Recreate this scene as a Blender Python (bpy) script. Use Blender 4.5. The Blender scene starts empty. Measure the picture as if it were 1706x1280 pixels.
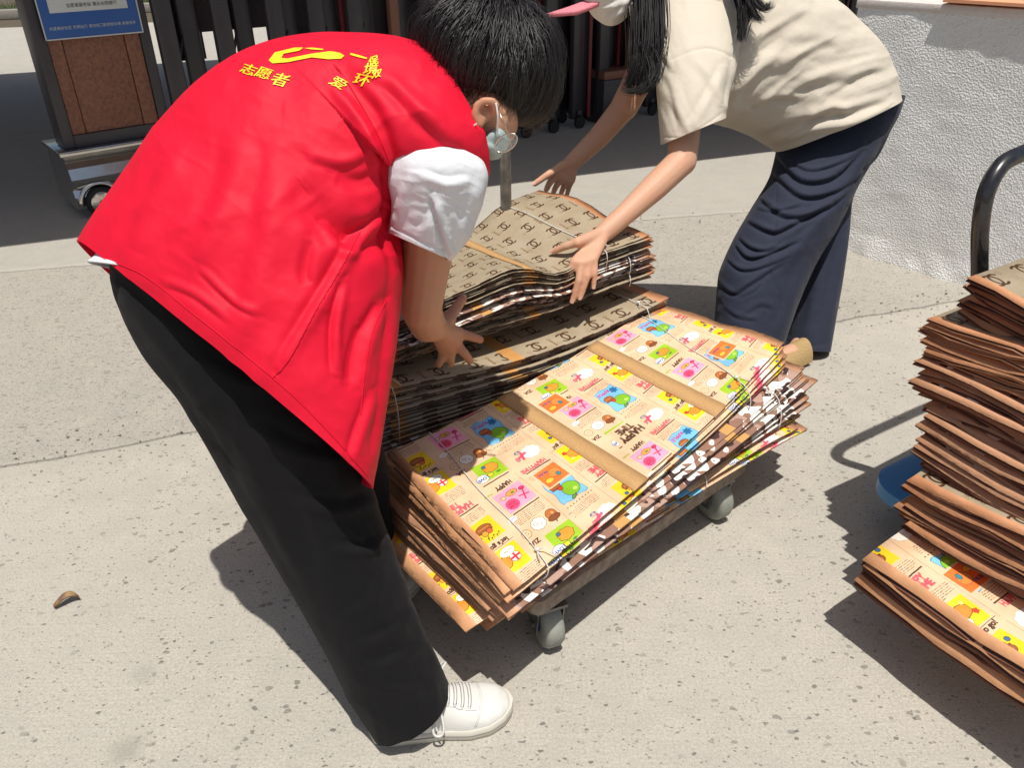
import bpy, bmesh, math, random
import numpy as np
from mathutils import Vector, Matrix
from mathutils.bvhtree import BVHTree
random.seed(7); RNG = np.random.default_rng(7)
scene = bpy.context.scene; col = scene.collection
# ---------------------------------------------------------------- camera
F = 1350.; TH = math.radians(30); RO = math.radians(1.0); HC = 1.38
_f = np.array([0, math.cos(TH), -math.sin(TH)]); _u0 = np.array([0, math.sin(TH), math.cos(TH)]); _r0 = np.array([1., 0, 0])
_r = _r0*math.cos(RO)-_u0*math.sin(RO); _u = _u0*math.cos(RO)+_r0*math.sin(RO)
CAM = np.array([0, 0, HC])
cd = bpy.data.cameras.new('camera'); cam = bpy.data.objects.new('camera', cd); col.objects.link(cam)
cam.matrix_world = Matrix(((_r[0], _u[0], -_f[0], 0), (_r[1], _u[1], -_f[1], 0), (_r[2], _u[2], -_f[2], HC), (0, 0, 0, 1)))
cd.sensor_width = 36; cd.lens = 36*F/1706; cd.clip_start = .05; cd.clip_end = 400
scene.camera = cam
# ---------------------------------------------------------------- sky, sun, exposure
SUN_TO = Vector((.07, -.31, 1)).normalized()      # towards the sun
w = bpy.data.worlds.new('World'); scene.world = w; w.use_nodes = True
nt = w.node_tree; bg = nt.nodes['Background']; sky = nt.nodes.new('ShaderNodeTexSky'); sky.sky_type = 'NISHITA'
sky.sun_disc = False; sky.sun_elevation = math.asin(SUN_TO.z); sky.sun_rotation = math.atan2(SUN_TO.x, SUN_TO.y)
sky.air_density = 1.2; sky.dust_density = 3.0; sky.ozone_density = 1.0
nt.links.new(sky.outputs[0], bg.inputs[0]); bg.inputs[1].default_value = .075
sl = bpy.data.lights.new('sun', 'SUN'); so = bpy.data.objects.new('sun', sl); col.objects.link(so)
sl.energy = 4.5; sl.angle = math.radians(.55); sl.color = (1, .965, .9)
so.rotation_euler = (-SUN_TO).to_track_quat('-Z', 'Y').to_euler(); so.location = (0, 0, 12)
scene.view_settings.view_transform = 'Standard'; scene.view_settings.look = 'None'
scene.view_settings.gamma = 1; scene.view_settings.use_curve_mapping = False
scene.view_settings.exposure = 0.04

# ---------------------------------------------------------------- helpers
def U(px, py, d):
    "point at depth d along the camera axis; a modelling aid that yields plain world coordinates"
    return CAM+d*(_f+(px-853)/F*_r-(py-640)/F*_u)
def G(px, py, z=0.):
    v = _f+(px-853)/F*_r-(py-640)/F*_u
    return CAM+v*((z-HC)/v[2])
def PX(p):
    q = np.asarray(p, float)-CAM; d = q@_f
    return 853+F*(q@_r)/d, 640-F*(q@_u)/d, d

def hsh(i, j, k, s=0):
    h = (i*374761393+j*668265263+k*2147483647+s*1274126177) & 0xffffffff
    h = ((h ^ (h >> 13))*1274126177) & 0xffffffff
    return ((h ^ (h >> 16)) & 0xffff)/65535.
def noise3(p, s=0):
    p = np.asarray(p, float); i = np.floor(p).astype(np.int64); f = p-i; f = f*f*(3-2*f); o = 0
    for a in (0, 1):
        for b in (0, 1):
            for c in (0, 1):
                o = o+hsh(i[..., 0]+a, i[..., 1]+b, i[..., 2]+c, s)*(f[..., 0] if a else 1-f[..., 0])*(f[..., 1] if b else 1-f[..., 1])*(f[..., 2] if c else 1-f[..., 2])
    return o*2-1
def n1(x, s=0): return noise3(np.stack([np.asarray(x, float), np.zeros_like(x)+.5, np.zeros_like(x)+.5], -1), s)

def tag(o, label=None, cat=None, group=None, kind=None):
    if label: o['label'] = label
    if cat: o['category'] = cat
    if group: o['group'] = group
    if kind: o['kind'] = kind
    return o
def link(name, me, parent=None, mats=(), smooth=True, loc=None):
    o = bpy.data.objects.new(name, me); col.objects.link(o)
    for m in mats: me.materials.append(m)
    if smooth and len(me.polygons): me.polygons.foreach_set('use_smooth', [True]*len(me.polygons))
    if parent is not None: o.parent = parent
    return o
def thing(name, label, cat, loc=(0, 0, 0), group=None):
    o = bpy.data.objects.new(name, None); col.objects.link(o); o.empty_display_size = .1
    o.location = loc
    return tag(o, label, cat, group)
def adopt(root):
    "children are modelled in world coordinates: keep them in place under a root that stands elsewhere"
    inv = Matrix.Translation(-Vector(root.location))
    for c in root.children: c.matrix_parent_inverse = inv
def mesh(name, V, Fc, parent=None, mats=(), smooth=True, uv=None, fmat=None):
    me = bpy.data.meshes.new(name)
    me.from_pydata([tuple(map(float, v)) for v in V], [], [tuple(int(i) for i in f) for f in Fc])
    if uv is not None:
        l = me.uv_layers.new(name='UVMap'); li = np.empty(len(me.loops), np.int32); me.loops.foreach_get('vertex_index', li)
        l.data.foreach_set('uv', np.asarray(uv, np.float32)[li].ravel())
    if fmat is not None: me.polygons.foreach_set('material_index', np.asarray(fmat, np.int32))
    return link(name, me, parent, mats, smooth)

class MB:
    "collects primitives into one mesh"
    def __init__(s): s.V = []; s.F = []
    def add(s, V, Fc):
        n = len(s.V); s.V += [tuple(v) for v in V]; s.F += [tuple(i+n for i in f) for f in Fc]; return s
    def box(s, c, ax, ay, az, bev=0.):
        "centre and three half-axis vectors, bevelled by chamfering corners"
        c = np.array(c, float); ax, ay, az = [np.array(a, float) for a in (ax, ay, az)]
        if bev <= 0:
            V = [c+i*ax+j*ay+k*az for i in (-1, 1) for j in (-1, 1) for k in (-1, 1)]
            return s.add(V, [(0, 1, 3, 2), (4, 6, 7, 5), (0, 4, 5, 1), (2, 3, 7, 6), (0, 2, 6, 4), (1, 5, 7, 3)])
        bm = bmesh.new(); bmesh.ops.create_cube(bm, size=2)
        M = Matrix([[ax[0], ay[0], az[0], c[0]], [ax[1], ay[1], az[1], c[1]], [ax[2], ay[2], az[2], c[2]], [0, 0, 0, 1]])
        bm.transform(M)
        bmesh.ops.bevel(bm, geom=list(bm.edges), offset=bev, segments=2, affect='EDGES', profile=.5)
        bm.verts.ensure_lookup_table(); bm.verts.index_update()
        s.add([v.co[:] for v in bm.verts], [[v.index for v in f.verts] for f in bm.faces]); bm.free(); return s
    def tube(s, pts, r, n=8, cap=True):
        pts = [np.array(p, float) for p in pts]; m = len(pts); rr = r if hasattr(r, '__len__') else [r]*m
        V = []; pv = None
        for i, p in enumerate(pts):
            t = pts[min(i+1, m-1)]-pts[max(i-1, 0)]; t = t/(np.linalg.norm(t)+1e-12)
            if pv is None:
                a = np.array([0, 0, 1.]) if abs(t[2]) < .9 else np.array([1., 0, 0]); pv = np.cross(t, a)
            pv = pv-t*(pv@t); pv /= np.linalg.norm(pv)+1e-12; q = np.cross(t, pv)
            for k in range(n):
                an = 2*math.pi*k/n; V.append(p+rr[i]*(math.cos(an)*pv+math.sin(an)*q))
        Fc = [(i*n+k, i*n+(k+1) % n, (i+1)*n+(k+1) % n, (i+1)*n+k) for i in range(m-1) for k in range(n)]
        if cap: Fc += [tuple(range(n))[::-1], tuple((m-1)*n+k for k in range(n))]
        return s.add(V, Fc)
    def lathe(s, c, axis, prof, n=28):
        "prof: (along axis, radius)"
        axis = np.array(axis, float); axis /= np.linalg.norm(axis); c = np.array(c, float)
        a = np.array([0, 0, 1.]) if abs(axis[2]) < .9 else np.array([1., 0, 0]); p = np.cross(axis, a); p /= np.linalg.norm(p); q = np.cross(axis, p)
        V = [c+axis*h+r*(math.cos(2*math.pi*k/n)*p+math.sin(2*math.pi*k/n)*q) for h, r in prof for k in range(n)]
        m = len(prof)
        Fc = [(i*n+k, i*n+(k+1) % n, (i+1)*n+(k+1) % n, (i+1)*n+k) for i in range(m-1) for k in range(n)]
        Fc += [tuple(range(n))[::-1], tuple((m-1)*n+k for k in range(n))]
        return s.add(V, Fc)
    def ball(s, c, rad, rot=None, nu=20, nv=12):
        c = np.array(c, float); R = np.eye(3) if rot is None else np.array(rot)
        V = []
        for i in range(nv+1):
            th = math.pi*i/nv
            for k in range(nu):
                ph = 2*math.pi*k/nu
                d = np.array([math.sin(th)*math.cos(ph)*rad[0], math.sin(th)*math.sin(ph)*rad[1], math.cos(th)*rad[2]])
                V.append(c+R@d)
        return s.add(V, [(i*nu+k, i*nu+(k+1) % nu, (i+1)*nu+(k+1) % nu, (i+1)*nu+k) for i in range(nv) for k in range(nu)])
    def cap(s, p0, r0, p1, r1):
        "tapered capsule"
        p0, p1 = np.array(p0, float), np.array(p1, float); d = p1-p0; L = np.linalg.norm(d); d = d/(L+1e-9)
        pts = [p0-d*r0*math.cos(a) for a in np.linspace(.15, math.pi/2, 5)]; rs = [r0*math.sin(a) for a in np.linspace(.15, math.pi/2, 5)]
        for t in np.linspace(0, 1, max(3, int(L/.02)))[1:-1]: pts.append(p0+d*L*t); rs.append(r0+(r1-r0)*t)
        for a in np.linspace(math.pi/2, .15, 5): pts.append(p1+d*r1*math.cos(a)); rs.append(r1*math.sin(a))
        return s.tube(pts, rs, 14)
    def chain(s, pr):
        for (a, ra), (b, rb) in zip(pr[:-1], pr[1:]): s.cap(a, ra, b, rb)
        return s
    def build(s, name, mats, parent=None, smooth=True, auto=None):
        if not isinstance(mats, (list, tuple)): mats = [mats]
        o = mesh(name, s.V, s.F, parent, mats, smooth)
        bm = bmesh.new(); bm.from_mesh(o.data); bmesh.ops.recalc_face_normals(bm, faces=bm.faces)
        if auto:
            for e in bm.edges:
                if len(e.link_faces) == 2 and e.calc_face_angle(0) > math.radians(auto): e.smooth = False
        bm.to_mesh(o.data); bm.free()
        return o
def remesh(o, voxel, smooth=6, fac=.5):
    m = o.modifiers.new('r', 'REMESH'); m.mode = 'VOXEL'; m.voxel_size = voxel; m.use_smooth_shade = True
    if smooth:
        m2 = o.modifiers.new('s', 'SMOOTH'); m2.iterations = smooth; m2.factor = fac
    dg = bpy.context.evaluated_depsgraph_get(); me = bpy.data.meshes.new_from_object(o.evaluated_get(dg))
    mats = [x for x in o.data.materials]
    o.modifiers.clear(); o.data = me
    me.materials.clear()
    for x in mats: me.materials.append(x)
    me.polygons.foreach_set('use_smooth', [True]*len(me.polygons)); return o

def catmull(R, n):
    R = np.asarray(R, float); m = len(R); t = np.linspace(0, m-1, n); i = np.clip(np.floor(t).astype(int), 0, m-2); f = (t-i)[:, None]
    p0 = R[np.clip(i-1, 0, m-1)]; p1 = R[i]; p2 = R[i+1]; p3 = R[np.clip(i+2, 0, m-1)]
    return .5*((2*p1)+(-p0+p2)*f+(2*p0-5*p1+4*p2-p3)*f*f+(-p0+3*p1-3*p2+p3)*f**3)
def seg_signed(P, pts):
    "signed distance (px) of points P (N,2) to polyline and parameter 0..1 along it"
    best = np.full(len(P), 1e9); sd = np.zeros(len(P)); tt = np.zeros(len(P)); m = len(pts)-1
    for k in range(m):
        a = np.array(pts[k], float); b = np.array(pts[k+1], float); d = b-a; L2 = d@d
        t = np.clip(((P-a)@d)/L2, 0, 1); q = P-(a+t[:, None]*d); D = np.hypot(q[:, 0], q[:, 1])
        s = np.sign(d[0]*q[:, 1]-d[1]*q[:, 0]); mk = D < best
        best[mk] = D[mk]; sd[mk] = (D*s)[mk]; tt[mk] = (k+t[mk])/m
    return sd, tt
def grid_normals(V):
    du = np.gradient(V, axis=0); dv = np.roll(V, -1, 1)-np.roll(V, 1, 1)
    n = np.cross(du, dv); n /= np.linalg.norm(n, axis=-1, keepdims=True)+1e-12
    c = V.mean(1, keepdims=True); s = np.sign(((V-c)*n).sum(-1, keepdims=True)); return n*np.where(s == 0, 1, s)
def sil_loft(rows, nr=150, ns=120, pw=2.2, folds=(), nz=(), steps=(), post=None):
    """cloth tube: rows = (ax,ay, bx,by, dA,dB, half_depth, sagx,sagy): the two outline points of a cross-section and its depth.
    folds = (points, height, width, asym); nz = (amp, angle_deg, len_px, width_px, seed)"""
    R = catmull([tuple(r)+(0,)*(9-len(r)) for r in rows], nr)
    ph = np.linspace(0, 2*math.pi, ns, endpoint=False); c = np.cos(ph); s = np.sin(ph)
    cs = np.sign(c)*np.abs(c)**(2/pw); sn = np.sign(s)*np.abs(s)**(2/pw)
    V = np.zeros((nr, ns, 3))
    for i, q in enumerate(R):
        A = U(q[0], q[1], q[4]); B = U(q[2], q[3], q[5]); C = (A+B)/2; h = (B-A)/2; d = (q[4]+q[5])/2
        wv = -_f*q[6]+_r*q[7]*d/F-_u*q[8]*d/F
        V[i] = C-h*cs[:, None]+wv*sn[:, None]
    N = grid_normals(V); P = np.stack(PX3(V), -1)[..., :2].reshape(-1, 2)
    view = V-CAM; view /= np.linalg.norm(view, axis=-1, keepdims=True)
    fac = np.clip(-(N*view).sum(-1)*2.2+.15, 0, 1).reshape(-1)
    D = np.zeros(nr*ns)
    for f in folds:
        pts, amp, wd, asym = f; pts = catmull(np.asarray(pts, float), 4*len(pts)); sd, tt = seg_signed(P, pts)
        prof = np.exp(-(sd/wd)**2)-asym*np.exp(-((sd-1.25*wd)/(.75*wd))**2)
        D += amp*prof*np.clip(np.sin(math.pi*np.clip(tt, 0.02, .98)), 0, 1)**.45*fac
    for pts, amp, soft in steps:
        sd, tt = seg_signed(P, pts); D += amp*(1/(1+np.exp(-np.clip(sd/soft, -30, 30))))*np.exp(-np.maximum(0, np.abs(sd)-60)/40)*fac*((tt > .0) & (tt < 1))
    for amp, ang, ln, wd, sdv in nz:
        a = math.radians(ang); x = P[:, 0]*math.cos(a)+P[:, 1]*math.sin(a); y = -P[:, 0]*math.sin(a)+P[:, 1]*math.cos(a)
        wx = noise3(np.stack([P[:, 0]/150, P[:, 1]/150, np.zeros(len(P))+sdv], -1), 5)*1.3
        q = noise3(np.stack([x/ln, y/wd+wx, np.zeros(len(P))+sdv*3.7], -1), sdv)
        D += amp*(1-2*np.abs(q))*(.35+.65*fac)
    V = V+N*D.reshape(nr, ns, 1)
    if post is not None: V = post(V, N)
    Fc = [(i*ns+k, i*ns+(k+1) % ns, (i+1)*ns+(k+1) % ns, (i+1)*ns+k) for i in range(nr-1) for k in range(ns)]
    uv = np.stack(np.meshgrid(np.linspace(0, 1, ns), np.linspace(0, 1, nr)), -1).reshape(-1, 2)
    return V.reshape(-1, 3), Fc, uv
def PX3(V):
    q = V-CAM; d = q@_f; return 853+F*(q@_r)/d, 640-F*(q@_u)/d, d
def cloth(name, parts, mat, parent, thick=.0025):
    V = []; Fc = []; UV = []
    for v, f, uv in parts:
        n = len(V); V += list(v); Fc += [tuple(i+n for i in q) for q in f]; UV += list(uv)
    o = mesh(name, V, Fc, parent, [mat], True, uv=UV)
    bm = bmesh.new(); bm.from_mesh(o.data); bmesh.ops.recalc_face_normals(bm, faces=bm.faces)
    # tubes with open ends: make sure normals point away from the tube
    bm.to_mesh(o.data); bm.free()
    if thick:
        m = o.modifiers.new('thickness', 'SOLIDIFY'); m.thickness = thick; m.offset = 0; m.use_quality_normals = False
    return o

# ---------------------------------------------------------------- materials
def nodes(m): return m.node_tree.nodes, m.node_tree.links
def mat(name, colr, rough=.6, metal=0., bump=None, var=None, spec=.5, sheen=0, coat=0, sss=0, obj=True):
    """bump=(scale,strength,dist[,detail]); var=(scale, amount, colour2)"""
    m = bpy.data.materials.new(name); m.use_nodes = True; N, L = nodes(m); b = N['Principled BSDF']
    b.inputs['Base Color'].default_value = (*colr, 1); b.inputs['Roughness'].default_value = rough; b.inputs['Metallic'].default_value = metal
    b.inputs['Specular IOR Level'].default_value = spec; b.inputs['Sheen Weight'].default_value = sheen; b.inputs['Coat Weight'].default_value = coat
    if sss: b.inputs['Subsurface Weight'].default_value = sss; b.inputs['Subsurface Radius'].default_value = (.012, .004, .002); b.inputs['Subsurface Scale'].default_value = 1.
    tc = N.new('ShaderNodeTexCoord')
    if var:
        n = N.new('ShaderNodeTexNoise'); n.inputs['Scale'].default_value = var[0]; n.inputs['Detail'].default_value = 6; L.new(tc.outputs['Object'], n.inputs[0])
        r = N.new('ShaderNodeValToRGB'); r.color_ramp.elements[0].position = .38; r.color_ramp.elements[1].position = .66; L.new(n.outputs[0], r.inputs[0])
        mx = N.new('ShaderNodeMix'); mx.data_type = 'RGBA'; ml = N.new('ShaderNodeMath'); ml.operation = 'MULTIPLY'; ml.inputs[1].default_value = var[1]
        L.new(r.outputs[0], ml.inputs[0]); L.new(ml.outputs[0], mx.inputs[0]); mx.inputs[6].default_value = (*colr, 1); mx.inputs[7].default_value = (*var[2], 1)
        L.new(mx.outputs[2], b.inputs['Base Color'])
    if bump:
        n = N.new('ShaderNodeTexNoise'); n.inputs['Scale'].default_value = bump[0]; n.inputs['Detail'].default_value = bump[3] if len(bump) > 3 else 4; L.new(tc.outputs['Object'], n.inputs[0])
        bp = N.new('ShaderNodeBump'); bp.inputs['Strength'].default_value = bump[1]; bp.inputs['Distance'].default_value = bump[2]
        L.new(n.outputs[0], bp.inputs['Height']); L.new(bp.outputs[0], b.inputs['Normal'])
    return m
def add_weave(m, scale, strength, dist=.0006):
    N, L = nodes(m); b = N['Principled BSDF']; tc = N.new('ShaderNodeTexCoord'); s = None
    old = b.inputs['Normal'].links[0].from_socket if b.inputs['Normal'].is_linked else None
    wv = []
    for dr in ('X', 'Z'):
        q = N.new('ShaderNodeTexWave'); q.bands_direction = dr; q.inputs['Scale'].default_value = scale; q.inputs['Distortion'].default_value = 1.5; q.inputs['Detail'].default_value = 1
        L.new(tc.outputs['Object'], q.inputs[0]); wv.append(q)
    ad = N.new('ShaderNodeMath'); ad.operation = 'MULTIPLY'; L.new(wv[0].outputs[1], ad.inputs[0]); L.new(wv[1].outputs[1], ad.inputs[1])
    bp = N.new('ShaderNodeBump'); bp.inputs['Strength'].default_value = strength; bp.inputs['Distance'].default_value = dist
    L.new(ad.outputs[0], bp.inputs['Height'])
    if old: L.new(old, bp.inputs['Normal'])
    L.new(bp.outputs[0], b.inputs['Normal'])

def add_crumple(m, scale, strength, dist, warp=.35):
    "sharp creases of thin crumpled cloth"
    N, L = nodes(m); b = N['Principled BSDF']; tc = N.new('ShaderNodeTexCoord'); old = b.inputs['Normal'].links[0].from_socket if b.inputs['Normal'].is_linked else None
    for k, sc in enumerate((scale, scale*2.3)):
        n = N.new('ShaderNodeTexNoise'); n.inputs['Scale'].default_value = sc*.8; n.inputs['Detail'].default_value = 3; L.new(tc.outputs['Object'], n.inputs[0])
        mx = N.new('ShaderNodeMix'); mx.data_type = 'RGBA'; mx.blend_type = 'ADD'; mx.inputs[0].default_value = warp*4/sc; L.new(tc.outputs['Object'], mx.inputs[6]); L.new(n.outputs[1], mx.inputs[7])
        v = N.new('ShaderNodeTexVoronoi'); v.feature = 'SMOOTH_F1'; v.inputs['Smoothness'].default_value = .25; v.inputs['Scale'].default_value = sc; L.new(mx.outputs[2], v.inputs[0])
        bp = N.new('ShaderNodeBump'); bp.inputs['Strength'].default_value = strength; bp.inputs['Distance'].default_value = dist/(1+k*1.5); L.new(v.outputs['Distance'], bp.inputs['Height'])
        if old: L.new(old, bp.inputs['Normal'])
        old = bp.outputs[0]
    L.new(old, b.inputs['Normal'])
M = {}
M['vest'] = mat('red_polyester', (.66, .006, .030), .60, bump=(30, .12, .004, 3), spec=.22)
add_weave(M['vest'], 520, .12)
add_crumple(M['vest'], 6, .65, .015)
M['yellow_print'] = mat('yellow_print', (.85, .62, .01), .5)
M['white_cotton'] = mat('white_cotton', (.66, .67, .70), .85, bump=(70, .3, .004, 4))
add_crumple(M['white_cotton'], 13, .4, .006)
M['cream_cotton'] = mat('cream_cotton', (.58, .52, .425), .9, bump=(45, .3, .005, 4))
add_weave(M['cream_cotton'], 600, .15)
add_crumple(M['cream_cotton'], 9, .45, .007)
M['black_cloth'] = mat('black_trouser_cloth', (.0055, .005, .006), .85, bump=(30, .3, .005, 4), sheen=.04, spec=.18)
add_weave(M['black_cloth'], 500, .3)
add_crumple(M['black_cloth'], 8, .5, .010)
M['navy_cloth'] = mat('navy_trouser_cloth', (.023, .027, .048), .8, bump=(28, .3, .006, 4), sheen=.05, spec=.25)
add_crumple(M['navy_cloth'], 10, .5, .008)
M['skin_m'] = mat('skin_tan', (.47, .245, .150), .55, bump=(110, .5, .0012, 6), var=(22, .6, (.52, .22, .13)), sss=.10, spec=.4)
M['skin_w'] = mat('skin_warm', (.56, .33, .215), .55, bump=(110, .55, .0012, 6), var=(24, .6, (.62, .30, .19)), sss=.10, spec=.4)
M['hair'] = mat('black_hair', (.010, .007, .0065), .44, spec=.5)
M['hair_base'] = mat('black_hair_base', (.008, .006, .006), .8, spec=.2)
M['shoe'] = mat('white_leather', (.66, .65, .615), .45, bump=(60, .2, .002, 4), var=(14, .25, (.68, .66, .60)))
M['sole'] = mat('white_rubber', (.58, .55, .48), .6, bump=(90, .2, .002), var=(18, .5, (.55, .50, .42)))
M['sole_line'] = mat('grey_welt', (.30, .28, .25), .8)
M['lace'] = mat('white_lace', (.60, .59, .56), .85)
M['steel'] = mat('polished_steel', (.62, .61, .60), .16, 1., bump=(9, .25, .004), var=(20, .3, (.45, .42, .38)))
M['tube'] = mat('worn_metal_tube', (.16, .16, .155), .4, .8, bump=(60, .3, .002), var=(30, .8, (.30, .28, .25)))
M['black_tube'] = mat('black_painted_tube', (.012, .012, .014), .28, 0, coat=.4, bump=(14, .15, .002), var=(60, .15, (.08, .08, .08)))
M['wood_edge'] = mat('worn_deck_edge', (.22, .155, .115), .8, bump=(120, .7, .003, 6), var=(45, .9, (.34, .28, .22)))
M['deck_top'] = mat('grey_deck_mat', (.10, .09, .085), .7, bump=(80, .4, .003))
M['rubber_grey'] = mat('grey_rubber', (.22, .23, .20), .75, bump=(40, .4, .003), var=(22, .7, (.34, .34, .29)))
M['blue_plastic'] = mat('blue_plastic', (.03, .20, .46), .4, bump=(40, .2, .002))
M['string'] = mat('white_string', (.62, .61, .58), .6)
M['mask_white'] = mat('white_mask', (.70, .66, .60), .85, bump=(60, .4, .003))
M['mask_blue'] = mat('pale_blue_mask', (.34, .44, .43), .85, bump=(60, .4, .002))
M['pink'] = mat('pink_knit', (.70, .22, .26), .9, bump=(260, .8, .003, 2))
M['gold_wire'] = mat('gold_wire', (.62, .55, .45), .25, 1.)
M['lens'] = mat('pale_lens', (.6, .62, .6), .08, 0, spec=.8)
M['dark_alu'] = mat('dark_grey_aluminium', (.060, .052, .058), .42, .3, bump=(20, .15, .002), var=(8, .4, (.085, .075, .08)))
M['dark_red'] = mat('dark_red_strip', (.15, .008, .014), .45)
M['brick_panel'] = mat('brown_hammered_panel', (.32, .135, .08), .6, .15, bump=(260, .7, .004, 2), var=(60, .8, (.17, .075, .05)))
M['orange_post'] = mat('orange_brown_post', (.24, .10, .062), .5, .1, bump=(120, .3, .002))
_l = nodes(M['lens'])[0]['Principled BSDF']; _l.inputs['Alpha'].default_value = .28
M['blue_sign'] = mat('blue_sign', (.02, .10, .36), .4)
M['white_sign'] = mat('pale_sign', (.62, .63, .62), .45)
M['black'] = mat('black_rubber', (.012, .012, .012), .7)
M['red_plastic'] = mat('red_plastic', (.4, .06, .03), .5)
M['peach'] = mat('peach_board', (.80, .36, .20), .6, bump=(50, .1, .002))
M['straw'] = mat('straw_sandal', (.40, .27, .12), .85, bump=(180, .9, .004, 2))
M['leafdry'] = mat('dry_leaf', (.10, .035, .02), .6, var=(40, .8, (.35, .22, .06)))
M['grass'] = mat('grass_blades', (.05, .10, .02), .8, var=(6, .7, (.10, .14, .03)))
M['soil'] = mat('soil', (.09, .07, .045), .95, bump=(20, .6, .02))
M['kerb'] = mat('kerb_stone', (.27, .25, .22), .85, bump=(30, .5, .01))
M['green_grey'] = mat('green_grey_paint', (.36, .40, .38), .7, bump=(20, .2, .003))
M['canopy'] = mat('canopy_sheet', (.20, .14, .13), .8)
M['strap'] = mat('woven_webbing', (.45, .25, .095), .75, bump=(700, .8, .0015, 2), var=(420, .7, (.60, .38, .17)))

# stucco wall
m = mat('white_stucco', (.86, .86, .85), .92, var=(2.2, .5, (.72, .71, .67))); N, L = nodes(m); tc = N.new('ShaderNodeTexCoord')
n1_ = N.new('ShaderNodeTexNoise'); n1_.inputs['Scale'].default_value = 120; n1_.inputs['Detail'].default_value = 5; n1_.inputs['Roughness'].default_value = .6; L.new(tc.outputs['Object'], n1_.inputs[0])
v1_ = N.new('ShaderNodeTexVoronoi'); v1_.inputs['Scale'].default_value = 130; L.new(tc.outputs['Object'], v1_.inputs[0])
mx = N.new('ShaderNodeMath'); mx.operation = 'ADD'; L.new(n1_.outputs[0], mx.inputs[0]); L.new(v1_.outputs[0], mx.inputs[1])
bp = N.new('ShaderNodeBump'); bp.inputs['Strength'].default_value = 1; bp.inputs['Distance'].default_value = .0036; L.new(mx.outputs[0], bp.inputs['Height']); L.new(bp.outputs[0], N['Principled BSDF'].inputs['Normal'])
M['stucco'] = m

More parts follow.
